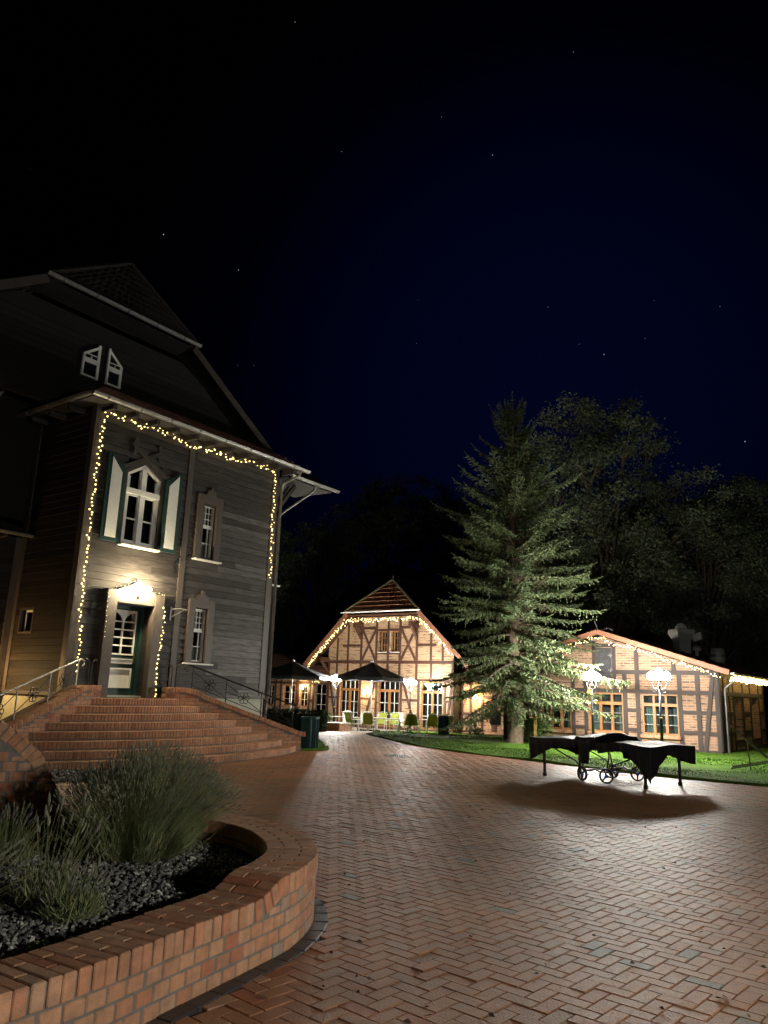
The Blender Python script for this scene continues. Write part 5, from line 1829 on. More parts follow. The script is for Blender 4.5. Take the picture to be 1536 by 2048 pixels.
wall_lamp(GP(9.35, -.5, 1.75), BROT, 'orange wall lamp on the right inn wing behind the spruce branches', M_sidelamp, .10, 1)

# ------------------------------------------------------------------ terrace furniture
def X_at(px, Y, py=1440):
    d = (px - 768) / F_PX * rt - (py - 1024) / F_PX * up + fw
    return d.x * Y / d.y
def parasol(px, Y, label, half, zrim, ztop, rz):
    z0 = gz(Y)
    t = thing('parasol', label, 'parasol', (X_at(px, Y, 1400), Y, z0), rz, 'open grey parasols')
    zr, zt = zrim - z0, ztop - z0
    mb = MB()
    n = 8
    N_ = 6
    vs, fs = [], []
    for i in range(N_ + 1):
        r = half * i / N_ + .04
        zz = zt - (zt - zr) * (i / N_) ** .92
        for k in range(n * 3):
            a = 2 * math.pi * k / (n * 3)
            f_ = (k % 3)
            rr = r * (math.cos(math.pi / n) / math.cos((a % (2 * math.pi / n)) - math.pi / n))
            sag = 0 if f_ == 0 else -.05 * (i / N_)
            vs.append((rr * math.cos(a), rr * math.sin(a), zz + sag))
    m_ = n * 3
    for i in range(N_):
        for k in range(m_):
            fs.append((i * m_ + k, i * m_ + (k + 1) % m_, (i + 1) * m_ + (k + 1) % m_, (i + 1) * m_ + k))
    for k in range(m_):      # valance
        p = vs[N_ * m_ + k]
        vs.append((p[0] * 1.003, p[1] * 1.003, p[2] - .16))
    for k in range(m_):
        fs.append((N_ * m_ + k, N_ * m_ + (k + 1) % m_, (N_ + 1) * m_ + (k + 1) % m_, (N_ + 1) * m_ + k))
    mb.add(vs, fs)
    mb.build('canopy', M_canopy, t)
    mb = MB()
    for k in range(n):
        a = 2 * math.pi * k / n
        d = V((math.cos(a), math.sin(a), 0))
        mb.tube([d * .06 + V((0, 0, zt - .06)), d * (half - .02) + V((0, 0, zr - .03))], .012, 4)
        mb.tube([d * .05 + V((0, 0, zr - .1)), d * half * .5 + V((0, 0, (zt + zr) / 2 - .05))], .01, 4)
    mb.build('rib', M_steelrail, t)
    mb = MB(); mb.lathe([(.035, 0), (.035, zt + .02)], 10); mb.lathe([(.06, zr - .14), (.06, zr - .04)], 10); mb.build('pole', M_alu, t)
    mb = MB(); mb.lathe([(.09, zt + .01), (.07, zt + .07), (.01, zt + .09)], 10); mb.build('cap', M_white, t)
    mb = MB(); mb.bevbox((0, 0, .05), (.4, 0, 0), (0, .4, 0), (0, 0, .05), .015); mb.build('foot', M_iron, t)
M_canopy = mat('parasol_cloth', (.1, .11, .13), .85, var=.12, bump=.15, bscale=200)
M_alu = mat('aluminium', (.6, .6, .58), .35, metal=.7, var=.06)
parasol(742, 38.9, 'wide open grey parasol in front of the middle of the inn', 1.75, 2.27, 2.97, .3)
parasol(582, 39.0, 'open grey parasol beside the corner of the timber house', 1.82, 2.22, 2.90, .1)

def translucent(m, col, f=.45):
    n, l = m.node_tree.nodes, m.node_tree.links
    tr = n.new('ShaderNodeBsdfTranslucent'); tr.inputs[0].default_value = (*col, 1)
    mx = n.new('ShaderNodeMixShader'); mx.inputs[0].default_value = f
    l.new(n['Principled BSDF'].outputs[0], mx.inputs[1]); l.new(tr.outputs[0], mx.inputs[2])
    l.new(mx.outputs[0], n['Material Output'].inputs[0])
    return m
M_sling = [translucent(mat('olive_sling', (.2, .21, .045), .8, var=.15), (.2, .21, .05)), translucent(mat('lime_sling', (.33, .37, .05), .8, var=.12), (.33, .36, .06)), mat('mint_cover', (.33, .4, .31), .85, var=.12)]
M_frame = mat('pale_frame', (.5, .5, .46), .4, metal=.3)
def chair(kind):
    t = thing('garden_chair', 'tbd', 'chair')
    sm = M_sling[kind]
    w = .26
    sc = .86
    mb = MB()
    prof = [(-.23, .42), (-.05, .40), (.15, .39), (.22, .42)] 
    pts = []
    mb.prism([(-w, -.23, .40), (-w, .22, .38), (-w, .22, .405), (-w, -.23, .425)], (2 * w, 0, 0)); mb.build('seat', sm, t)
    mb = MB()
    n_ = 5
    vs = []
    for i in range(n_ + 1):
        s_ = i / n_
        y, z = .22 + .22 * s_ + .02 * math.sin(s_ * 3), .42 + .60 * s_
        ww = w * (1 - .22 * max(0, s_ - .75) / .25)
        vs += [(-ww, y, z), (ww, y, z), (-ww, y + .03, z), (ww, y + .03, z)]
    fs = []
    for i in range(n_):
        a, b = 4 * i, 4 * i + 4
        fs += [(a, a + 1, b + 1, b), (a + 3, a + 2, b + 2, b + 3), (a, b, b + 2, a + 2), (a + 1, a + 3, b + 3, b + 1)]
    fs += [(4 * n_, 4 * n_ + 1, 4 * n_ + 3, 4 * n_ + 2)]
    mb.add(vs, fs); mb.build('backrest', sm, t)
    mb = MB()
    for s_ in (-1, 1):
        x = s_ * (w + .012)
        mb.tube([(x, .22, .40), (x, .33, .72), (x * .98, .44, 1.0), (x * .75, .455, 1.06), (0, .46, 1.075)], .015, 5)
        mb.tube([(x, -.24, .41), (x, .22, .39)], .014, 5)
        mb.tube([(x, -.2, .63), (x * 1.06, .0, .64), (x, .28, .63)], .017, 5); mb.tube([(x, -.2, .63), (x, -.22, .41)], .012, 5)
    mb.build('frame', M_frame, t)
    for s_ in (-1, 1):
        for y0, y1 in ((-.22, -.27), (.2, .36)):
            mb = MB(); mb.tube([(s_ * (w + .012), y0, .40), (s_ * (w + .012), y1, 0)], .014, 5); mb.build('leg', M_frame, t)
    t.scale = (sc, sc, sc)
    return t
protos = {}
CH = 'green garden chairs on the terrace'
# px, depth, heading (deg; 0 = back towards the house on the far side), kind, label
chairs = [(706, 38.3, 150, 0, 'olive chair with its back to the hedge at the left end of the terrace'),
          (694, 39.3, 20, 2, 'pale mint covered chair furthest left among the terrace chairs'),
          (712, 38.8, 140, 0, 'olive chair overlapping the mint covered one on the terrace left'),
          (729, 39.6, 10, 2, 'mint covered chair standing at the foot of the wide parasol'),
          (738, 37.2, 190, 0, 'olive chair seen from behind nearest the path'),
          (762, 39.3, 5, 1, 'bright lime chair facing out just right of the parasol pole'),
          (785, 39.3, 355, 1, 'bright lime chair facing out at the table with the dark flower pot'),
          (791, 39.7, 350, 2, 'mint covered chair tucked behind the bright lime one'),
          (804, 39.5, 300, 0, 'olive chair side on behind the middle table'),
          (811, 37.3, 235, 0, 'olive chair turned sideways in front of the lamp post on the terrace'),
          (829, 37.3, 180, 0, 'broad olive chair back squarely facing the lawn'),
          (863, 36.9, 205, 0, 'olive chair angled at the table with the yellow flowers'),
          (882, 36.6, 215, 0, 'olive chair nearest the small terrace bin'),
          (890, 37.4, 230, 2, 'mint covered chair behind the small terrace bin')]
used = set()
for px, Y, hd, kind, lab in chairs:
    if kind not in protos:
        protos[kind] = chair(kind)
        o = protos[kind]
    else:
        o = copy_tree(protos[kind])
    o.location = (X_at(px, Y), Y, gz(Y) + .02)
    o.rotation_euler = (0, 0, rad(hd - 20))
    o['label'] = lab
    o['group'] = CH
M_tabletop = mat('grey_table_top', (.22, .2, .17), .6, var=.15, bump=.1)
def table(px, Y, rz, lab, w=.75, d=.42):
    t = thing('terrace_table', lab, 'table', (X_at(px, Y), Y, gz(Y) + .02), rz, 'terrace tables')
    mb = MB()
    for i in range(6):
        y = -d + d * 2 * (i + .5) / 6
        mb.bevbox((0, y, .63), (w, 0, 0), (0, d / 6 - .006, 0), (0, 0, .015), .004, R.random())
    mb.build('table_top', M_tabletop, t)
    for sx in (-1, 1):
        for sy in (-1, 1):
            mb = MB(); mb.bevbox((sx * (w - .08), sy * (d - .07), .31), (.035, 0, 0), (0, .035, 0), (0, 0, .305), .006); mb.build('leg', M_frame, t)
    return t
table(686, 38.9, rad(-30), 'terrace table at the far left beside the low brick box')
table(776, 38.1, rad(-35), 'long grey terrace table carrying a dark flower pot', 1.0, .45)
table(868, 38.0, rad(-35), 'terrace table carrying the yellow flowers', .7, .42)
M_leaf = mat('leaf', (.06, .12, .03), .7, var=.3, tints=[(.035, .075, .018), (.06, .115, .025), (.1, .15, .035)])
M_yellow = mat('yellow_petal', (.75, .62, .05), .7)
M_pot = mat('dark_pot', (.03, .025, .025), .6)
def leaves(mb, c, n_, rx, ry, rz_, s0, s1, flat=0.0):
    for _ in range(n_):
        while True:
            a, b, d = R.uniform(-1, 1), R.uniform(-1, 1), R.uniform(-1, 1)
            q = a * a + b * b + d * d
            if .15 < q < 1:
                break
        p = V((c[0] + a * rx, c[1] + b * ry, c[2] + d * rz_))
        s_ = R.uniform(s0, s1)
        u_ = V((R.gauss(0, 1), R.gauss(0, 1), R.gauss(0, .6))).normalized() * s_
        v_ = V((R.gauss(0, 1), R.gauss(0, 1), R.gauss(0, .6))).cross(u_).normalized() * s_ * .45
        mb.add([p - u_, p + v_, p + u_, p - v_], [(0, 1, 2, 3)], R.random())
def flowerpot(px, Y, z, lab, flower_m, zoff=.0):
    t = thing('flower_pot', lab, 'flower pot', (X_at(px, Y), Y, gz(Y) + z))
    mb = MB(); mb.lathe([(.06, 0), (.085, .13), (.09, .15), (.075, .15)], 10); mb.build('pot', M_pot, t)
    mb = MB(); leaves(mb, (0, 0, .24), 70, .11, .11, .1, .02, .05); mb.build('foliage', M_leaf, t)
    mb = MB(); leaves(mb, (0, 0, .31), 50, .09, .09, .07, .015, .03); mb.build('flowers', flower_m, t)
flowerpot(777, 38.1, .66, 'dark pot with green plant on the long terrace table', M_leaf)
flowerpot(865, 38.0, .66, 'small pot with yellow flowers on the right hand terrace table', M_yellow)
# low brick box with a pale top and a plant, beside the hedge
Y = 37.6
t = thing('brick_box', 'low square brick box with a pale lid between hedge and terrace', 'brick box', (X_at(672, Y), Y, gz(Y)), rad(-30))
mb = MB()
for r in range(4):
    for k in range(4):
        for (dx, dy, ax) in ((0, -1, 0), (0, 1, 0), (-1, 0, 1), (1, 0, 1)):
            o_ = (k - 1.5) * .25 + (.06 if r % 2 else -.06) * .0
            c = (o_, dy * .47, .06 + r * .085) if ax == 0 else (dx * .47, o_, .06 + r * .085)
            mb.bevbox(c, (.12, 0, 0) if ax == 0 else (.05, 0, 0), (0, .05, 0) if ax == 0 else (0, .12, 0), (0, 0, .037), .005, R.random())
mb.box(-.44, .44, -.44, .44, 0, .34, -1)
mb.build('wall', M_brick, t)
mb = MB(); mb.bevbox((0, 0, .375), (.54, 0, 0), (0, .54, 0), (0, 0, .025), .01); mb.build('lid', M_plinth, t)
t = thing('potted_plant', 'bushy green plant in a white pot at the end of the hedge', 'plant', (X_at(655, 38.6), 38.6, gz(38.6)), 0)
mb = MB(); mb.lathe([(.1, 0), (.15, .26), (.16, .3), (.13, .3)], 12); mb.build('pot', M_white, t)
mb = MB(); leaves(mb, (0, 0, .55), 300, .26, .26, .28, .03, .07); mb.build('foliage', M_leaf, t)
# clipped hedge
M_hedge = mat('hedge_leaf', (.03, .07, .02), .7, var=.3, tints=[(.015, .036, .012), (.03, .062, .018), (.05, .09, .025)])
Y = 35.8
xa, xb = X_at(556, Y) - .5, X_at(651, Y)
t = thing('clipped_hedge', 'clipped box hedge between the timber house and the terrace', 'hedge', ((xa + xb) / 2, Y, gz(Y)), rad(-4))
hl_, hh_ = (xb - xa) / 2, .88
mb = MB(); mb.box(-hl_ + .08, hl_ - .08, -.32, .32, 0, hh_ - .1)
for _ in range(9000):
    f = R.random()
    x = R.uniform(-hl_, hl_)
    if f < .45: p = V((x, -.4 + R.gauss(0, .03), R.uniform(0, hh_)))
    elif f < .8: p = V((x, R.uniform(-.4, .4), hh_ + R.gauss(0, .025)))
    else: p = V((R.choice((-hl_, hl_)) + R.gauss(0, .03), R.uniform(-.4, .4), R.uniform(0, hh_)))
    s_ = R.uniform(.025, .06)
    u_ = V((R.gauss(0, 1), R.gauss(0, 1), R.gauss(0, 1))).normalized() * s_
    v_ = V((R.gauss(0, 1), R.gauss(0, 1), R.gauss(0, 1))).cross(u_).normalized() * s_ * .5
    mb.add([p - u_, p + v_, p + u_, p - v_], [(0, 1, 2, 3)], R.random())
mb.build('foliage', M_hedge, t)
# litter bins
M_bin = mat('bin_green', (.012, .055, .06), .35, metal=.3, var=.1)
def bin_(loc, lab, s_=1.0):
    t = thing('litter_bin', lab, 'litter bin', loc, .2)
    mb = MB(); mb.lathe([(.265, 0), (.265, .03), (.215, .05)], 24); mb.build('foot', M_bin, t)
    mb = MB()
    for k in range(20):
        a = 2 * math.pi * k / 20
        d, q = V((math.cos(a), math.sin(a), 0)), V((-math.sin(a), math.cos(a), 0))
        mb.bevbox(d * .215 + V((0, 0, .43)), d * .008, q * .024, (0, 0, .385), .003)
        mb.bevbox(d * .232 + V((0, 0, .43)), d * .01, q * .008, (0, 0, .37), .002)
    mb.lathe([(.205, .04), (.205, .8), (.2, .8), (.2, .06)], 24)
    mb.build('body', M_bin, t)
    mb = MB()
    n_ = 24
    for k in range(n_):
        a, b = 2 * math.pi * k / n_, 2 * math.pi * (k + 1) / n_
        mb.bar((.24 * math.cos(a), .24 * math.sin(a), .84), (.24 * math.cos(b), .24 * math.sin(b), .84), .03, .05)
    mb.build('rim', M_bin, t)
    mb = MB(); mb.lathe([(.2, .5), (.2, .52)], 16); mb.build('liner', M_darkroom, t)
    t.scale = (s_, s_, s_)
bin_((-1.80, 21.3, 0), 'bottle green slatted litter bin beside the foot of the round stair')
bin_((X_at(887, 34.2), 34.2, gz(34.2) + .04), 'small green litter bin at the edge of the lawn by the terrace', .92)

# ------------------------------------------------------------------ chalkboard on its easel, deck, post
Y = 38.2
t = thing('timber_deck', 'low timber deck under the chalkboard', 'deck', (X_at(985, Y), Y, gz(Y)), BROT)
mb = MB()
for i in range(10):
    mb.bevbox((0, -.9 + i * .2, .10), (1.1, 0, 0), (0, .094, 0), (0, 0, .03), .005, R.random())
mb.box(-1.08, 1.08, -.98, .98, .0, .07)
mb.build('boards', mat('deck_board', (.3, .17, .09), .65, var=.25, tints=[(.24, .13, .07), (.34, .2, .1)]), t)
Y = 37.9
t = thing('chalkboard', 'black chalkboard with faint writing on a pale wooden easel', 'chalkboard', (X_at(991, Y), Y, gz(Y) + .13), rad(-12))
mb = MB(); mb.prism([(-.26, -.03, .40), (.26, -.03, .40), (.26, .10, 1.02), (-.26, .10, 1.02)], (0, .02, .0)); mb.build('board', mat('slate', (.018, .02, .021), .6), t)
mb = MB()
for (zz, a, b) in ((.90, -.17, .17), (.82, -.08, .07), (.74, -.11, .03), (.66, -.05, .09)):
    pts = []
    n_ = int((b - a) / .012)
    for i in range(n_):
        x = a + i * .012
        z = zz + .016 * math.sin(i * 2.1) * math.cos(i * .9)
        pts.append((x, -.035 + (z - .40) * .21, z))
    mb.tube(pts, .0035, 3)
mb.build('chalk_writing', M_white, t)
for sx in (-1, 1):
    mb = MB(); mb.bar((sx * .2, -.05, .40), (sx * .27, -.10, 0), .035, .035); mb.build('leg', mat('pale_wood', (.6, .45, .25), .55), t)
mb = MB(); mb.bar((0, .1, .45), (0, .32, 0), .03, .03); mb.build('leg', M_pine, t)
mb = MB(); mb.bar((-.24, -.055, .385), (.24, -.055, .385), .05, .03); mb.build('ledge', M_pine, t)
# ------------------------------------------------------------------ bird house
Y = 26.3
t = thing('bird_house', 'wooden bird house on a post in front of the barn', 'bird house', (X_at(1071, Y, 1470), Y, 0.04), rad(-25))
M_birdwood = mat('bird_wood', (.44, .28, .11), .6, var=.25)
mb = MB(); mb.bevbox((0, 0, .42), (.045, 0, 0), (0, .045, 0), (0, 0, .43), .006); mb.build('post', M_birdwood, t)
mb = MB(); mb.bevbox((0, 0, .865), (.17, 0, 0), (0, .15, 0), (0, 0, .015), .004); mb.build('tray', M_birdwood, t)
mb = MB()
for sx in (-1, 1):
    mb.box(sx * .14 - .012, sx * .14 + .012, -.12, .12, .88, 1.0)
mb.box(-.13, .13, .10, .12, .88, 1.05)
mb.build('walls', mat('bark_wood', (.2, .11, .05), .8, var=.4), t)
mb = MB()
for sy in (-1, 1):
    for i in range(4):
        mb.bevbox((0, sy * (.18 - i * .045), .99 + i * .036), (.22, 0, 0), (0, .032, sy * -.026), (0, sy * .006, .008), .003, R.random())
mb.build('roof', mat('bird_roof', (.42, .24, .09), .7, var=.35, tints=[(.28, .15, .06), (.42, .25, .1)]), t)
# ------------------------------------------------------------------ folded deck chair at the right edge
t = thing('deck_chair', 'empty reclining deck chair on the lawn at the far right', 'deck chair', (9.55, 18.9, .05), rad(-25))
M_dcf = mat('deckchair_frame', (.16, .15, .14), .4, metal=.5)
mb = MB()
for sy in (-.28, .28):
    mb.tube([(-1.0, sy, .02), (.55, sy, .36)], .018, 6); mb.tube([(-.95, sy, .98), (-.2, sy, .30), (.1, sy, .28)], .018, 6)
mb.tube([(-1.0, -.28, .02), (-1.0, .28, .02)], .018, 6); mb.tube([(-.95, -.28, .98), (-.95, .28, .98)], .018, 6)
mb.build('frame', M_dcf, t)
for sy in (-.29, .29):
    mb = MB(); mb.tube([(-.62, sy, .68), (-.58, sy, .0)], .016, 6); mb.build('leg', M_dcf, t)
mb = MB(); mb.prism([(-.93, -.26, .98), (-.22, -.26, .33), (.1, -.26, .31), (.1, -.26, .29), (-.24, -.26, .30), (-.95, -.26, .95)], (0, .52, 0)); mb.build('sling', mat('grey_sling', (.1, .1, .1), .8), t)
# ------------------------------------------------------------------ table tennis table under its black cover
TT = thing('table_tennis_table', 'outdoor table tennis table on wheels under a black cover on the brick pavement', 'table', (4.69, 15.95, 0), rad(-50.7))
M_cover = mat('black_cover', (.012, .013, .018), .62, var=.25, bump=.35, bscale=9, spec=.25)
M_ttframe = mat('black_frame', (.018, .018, .02), .4, metal=.3)
M_blue = mat('blue_hub', (.02, .09, .3), .4)
HX, HY, HT = 1.40, .78, .78
def tt_top(x, y):
    z = HT
    z += .02 * math.sin(5 * x + 1) * math.cos(4 * y)
    hump = max(0, 1 - abs((x + .04 + .05 * y) / .27) ** 5)
    z += (.10 + .025 * math.cos(3 * y) + .012 * math.sin(9 * x)) * min(hump * 1.5, 1)
    z -= .035 * max(0, 1 - abs(abs(x) - .95) / .5) * (1 - (y / HY) ** 2)
    return z
mb = MB()
nx, ny = 84, 36
vs = []
for j in range(ny + 1):
    for i in range(nx + 1):
        x, y = -HX + 2 * HX * i / nx, -HY + 2 * HY * j / ny
        vs.append((x, y, tt_top(x, y)))
fs = [(j * (nx + 1) + i, j * (nx + 1) + i + 1, (j + 1) * (nx + 1) + i + 1, (j + 1) * (nx + 1) + i) for j in range(ny) for i in range(nx)]
# skirt round the rim: drop length as a function of position
rim = [(-HX + 2 * HX * i / nx, -HY, 0, -1) for i in range(nx)] + [(HX, -HY + 2 * HY * j / ny, 1, 0) for j in range(ny)] + [(HX - 2 * HX * i / nx, HY, 0, 1) for i in range(nx)] + [(-HX, HY - 2 * HY * j / ny, -1, 0) for j in range(ny)]
def drop(x, y, nxx, nyy):
    d = .195 + .015 * math.sin(7 * x) + .012 * math.sin(11 * y + x)
    cr = lambda cx, cy, amt, wd: amt * max(0, 1 - (abs(x - cx) + abs(y - cy)) / wd)
    d += cr(HX, -HY, .47, .50)            # long tip at the near right corner
    d += cr(-HX, -HY, .26, .55)
    d += cr(-HX, HY, .2, .7)
    d += cr(HX, HY, .16, .9)
    if nyy < 0:
        d += .31 * max(0, min(1, (.14 - abs(x + .06)) / .02))
    if nyy > 0:
        d += .26 * max(0, min(1, (.15 - abs(x + .06)) / .03))
    return d
SK = 7
n_ = len(rim)
b0 = len(vs)
for k in range(1, SK + 1):
    f = k / SK
    for i, (x, y, a, b) in enumerate(rim):
        d = drop(x, y, a, b)
        fold = (.022 * math.sin(i * 1.15) + .015 * math.sin(i * .47 + 1)) * f
        o_ = .012 + fold - .03 * f * f
        big = max(0, d - .4)
        cx, cy = (a, b)
        if big > 0 and abs(x) > 1.1:
            o_ -= .10 * f * big
        vs.append((x + cx * o_, y + cy * o_, tt_top(x, y) - d * f))
def ring_i(k, i):
    i %= n_
    if k:
        return b0 + (k - 1) * n_ + i
    if i < nx: return i
    if i < nx + ny: return (i - nx) * (nx + 1) + nx
    if i < 2 * nx + ny: return ny * (nx + 1) + nx - (i - nx - ny)
    return (ny - (i - 2 * nx - ny)) * (nx + 1)
for k in range(SK):
    for i in range(n_):
        fs.append((ring_i(k, i), ring_i(k, i + 1), ring_i(k + 1, i + 1), ring_i(k + 1, i)))
mb.add(vs, fs)
cov = mb.build('cover', M_cover, TT, True)
sd = cov.modifiers.new('thickness', 'SOLIDIFY'); sd.thickness = .004
mb = MB(); mb.box(-1.37, 1.37, -.75, .75, .70, .735); mb.build('table_top', M_ttframe, TT)
for sx in (-1, 1):
    for sy in (-1, 1):
        mb = MB(); mb.bevbox((sx * 1.16, sy * .60, .39), (.022, 0, 0), (0, .022, 0), (0, 0, .33), .004); mb.bevbox((sx * 1.16, sy * .60, .04), (.038, 0, 0), (0, .03, 0), (0, 0, .04), .01); mb.build('leg', M_ttframe, TT)
mb = MB()
for sy in (-.5, .5):
    for sx in (-1, 1):
        mb.tube([(sx * 1.12, sy, .62), (sx * .45, sy, .36), (sx * .3, sy, .22), (sx * .12, sy, .20), (0, sy, .24)], .014, 6)
        mb.tube([(sx * .26, sy, .2), (sx * .33, sy, .5), (sx * .30, sy, .7)], .013, 6)
for sx in (-.28, .28):
    mb.tube([(sx, -.5, .2), (sx, .5, .2)], .014, 6)
mb.tube([(-1.16, -.6, .62), (-1.16, .6, .62)], .014, 6); mb.tube([(1.16, -.6, .62), (1.16, .6, .62)], .014, 6)
mb.tube([(0, -.5, .24), (0, .5, .24)], .016, 6)
mb.build('undercarriage', M_ttframe, TT)
wm = MB()
n2 = 24
wr = .125
for k in range(n2):
    a, b = 2 * math.pi * k / n2, 2 * math.pi * (k + 1) / n2
    wm.bar((wr * math.cos(a), 0, wr * math.sin(a)), (wr * math.cos(b), 0, wr * math.sin(b)), .035, .03, (math.cos((a + b) / 2), 0, math.sin((a + b) / 2)))
for k in range(3):
    a = 2 * math.pi * k / 3 + .5
    wm.bar((0, 0, 0), (wr * math.cos(a), 0, wr * math.sin(a)), .025, .04, (0, 1, 0))
wme = wm.mesh('wheel', M_ttframe)
hm = MB(); hm.bevbox((0, 0, 0), (.035, 0, 0), (0, .024, 0), (0, 0, .035), .012)
hme = hm.mesh('hub', M_blue)
for i, (sx, sy) in enumerate(((-.28, -.53), (.28, -.53), (-.28, .53), (.28, .53))):
    o = link('wheel', wme, TT); o.location = (sx, sy, wr + .016); o.rotation_euler = (0, i * .7, rad(20 if i % 2 else -15))
    h = link('hub', hme, o)

# ------------------------------------------------------------------ spruce
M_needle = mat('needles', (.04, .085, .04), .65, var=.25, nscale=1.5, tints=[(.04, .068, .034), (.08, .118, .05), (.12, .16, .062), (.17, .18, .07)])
M_bark = mat('bark', (.12, .085, .055), .9, var=.4, nscale=9, bump=.8, bscale=25)
SP = V((4.66, 26.6, 0))
t = thing('spruce_tree', 'tall blue green spruce standing on the lawn in front of the inn and barn', 'tree', SP)
HS = 11.9
mb = MB()
mb.tube([(.05 * math.sin(i), .04 * math.cos(i * 1.3), HS * i / 16 - .1) for i in range(17)], [.26 * (1 - i / 16) ** .8 + .012 for i in range(17)], 10)
trunk = mb.build('trunk', M_bark, t, True)
nb = MB(); br_ = MB()
prof = [(1.1, 1.5), (1.6, 2.9), (2.4, 3.55), (3.6, 3.1), (5.0, 2.75), (6.4, 2.6), (7.3, 2.5), (8.2, 2.2), (9.2, 1.5), (10.2, 1.05), (11.2, .6), (11.8, .22)]
def spray(p, d, ln, wid, n_, hang):
    """a needle-clad twig: short narrow blades round a drooping axis"""
    d = d.normalized()
    side = d.cross(V((0, 0, 1)))
    if side.length < 1e-3:
        side = V((1, 0, 0))
    side.normalize()
    upv = side.cross(d)
    for i in range(n_):
        s_ = (i + R.random()) / n_
        c = p + d * (ln * s_) + V((0, 0, -hang * s_ * s_))
        th = R.random() * 2 * math.pi
        o_ = (side * math.cos(th) + upv * math.sin(th))
        tip = (o_ * .75 + d * .9 + V((0, 0, -.1))).normalized() * wid * R.uniform(.7, 1.25) * (1.1 - .5 * s_)
        w_ = d.cross(tip).normalized() * wid * .2
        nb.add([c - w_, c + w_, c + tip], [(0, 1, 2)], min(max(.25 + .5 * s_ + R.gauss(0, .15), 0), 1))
z = 1.35
while z < HS - .1:
    Lm = interp(prof, z)
    k = 9 if z < 8 else 8
    for q in range(k):
        a = R.random() * 2 * math.pi
        zz0 = 1.7 * z
        ln = Lm * R.uniform(.5, 1.12) * (1 + .12 * math.sin(3 * a + zz0))
        if R.random() < .12:
            ln *= .6
        zz = z + R.uniform(-.17, .17)
        hgt = zz / HS
        a1 = interp([(0, -.1), (.3, .05), (.6, .35), (.85, .7), (1, 1.3)], hgt)
        b1 = interp([(0, .38), (.4, .34), (.8, .2), (1, 0)], hgt)
        a1 += R.gauss(0, .10)
        d = V((math.cos(a), math.sin(a), 0))
        def bp(s_):
            return V((0, 0, zz)) + d * (ln * s_) + V((0, 0, ln * (a1 * s_ - b1 * s_ * s_ + .16 * s_ ** 4)))
        pts = [bp(i / 7) for i in range(8)]
        br_.tube(pts, [.035 * (ln / 3) * (1 - i / 8) + .006 for i in range(8)], 4, caps=False)
        m_ = max(6, int(ln * 9))
        for i in range(m_):
            s_ = .16 + .84 * (i + R.random() * .6) / m_
            p = bp(min(s_, 1))
            td = (bp(min(s_ + .04, 1.04)) - bp(s_ - .04)).normalized()
            sd_ = td.cross(V((0, 0, 1))).normalized()
            for sg in (-1, 1):
                if R.random() < .1: continue
                tl = (.50 - .30 * s_) * R.uniform(.6, 1.2) * min(1, ln / 1.6 + .25)
                dd = td * .65 + sd_ * sg * R.uniform(.5, 1.0) + V((0, 0, R.uniform(-.25, .1)))
                spray(p, dd, tl, .085, int(9 + tl * 26), tl * R.uniform(.1, .5))
            if R.random() < .55 and hgt < .75:
                spray(p, V((R.gauss(0, .3), R.gauss(0, .3), -1)), R.uniform(.15, .4), .075, 9, 0)
            spray(p, td + V((0, 0, R.uniform(-.1, .2))), .22, .08, 7, .02)
            if s_ < .55 and hgt < .6:      # bare inner twigs
                e_ = p + V((R.gauss(0, .2), R.gauss(0, .2), -R.uniform(.1, .4)))
                br_.tube([p, p.lerp(e_, .5) + V((R.gauss(0, .03), R.gauss(0, .03), 0)), e_], [.007, .005, .003], 3, caps=False)
        spray(bp(1), bp(1) - bp(.9) + V((0, 0, .05)), .25, .08, 12, 0)
    z += .27 if z < 9 else .22
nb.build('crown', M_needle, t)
br_.build('limbs', M_bark, t)
# dead lower twigs are inside the crown; shrub at the foot
t = thing('shrub', 'leafy green shrub at the foot of the spruce by the bird house', 'shrub', (5.35, 26.9, 0))
mb = MB()
for _ in range(16):
    a = R.random() * 6.28
    leaves(mb, (.42 * math.cos(a) * R.random(), .35 * math.sin(a) * R.random(), .25 + R.random() * .85), 200, .32, .32, .28, .025, .06)
mb.build('foliage', M_leaf, t)
mb = MB()
for _ in range(14):
    a = R.random() * 6.28
    mb.tube([(.1 * math.cos(a), .1 * math.sin(a), 0), (.3 * math.cos(a), .3 * math.sin(a), .5), (.42 * math.cos(a), .42 * math.sin(a), 1.05)], [.012, .009, .004], 4)
mb.build('stems', M_bark, t)
for (px, Y, lab) in ((942, 37.0, 'small bushy plant against the right inn wing left of the chalkboard'), (957, 36.6, 'low dark plant at the deck edge by the chalkboard')):
    t = thing('shrub', lab, 'shrub', (X_at(px, Y, 1460), Y, gz(Y)))
    mb = MB(); leaves(mb, (0, 0, .38 if px < 950 else .2), 260, .3, .25, .36 if px < 950 else .2, .03, .07); mb.build('foliage', M_leaf, t)
    mb = MB()
    for k in range(6):
        mb.tube([(0, 0, 0), (R.gauss(0, .1), R.gauss(0, .1), .35)], .008, 4)
    mb.build('stems', M_bark, t)

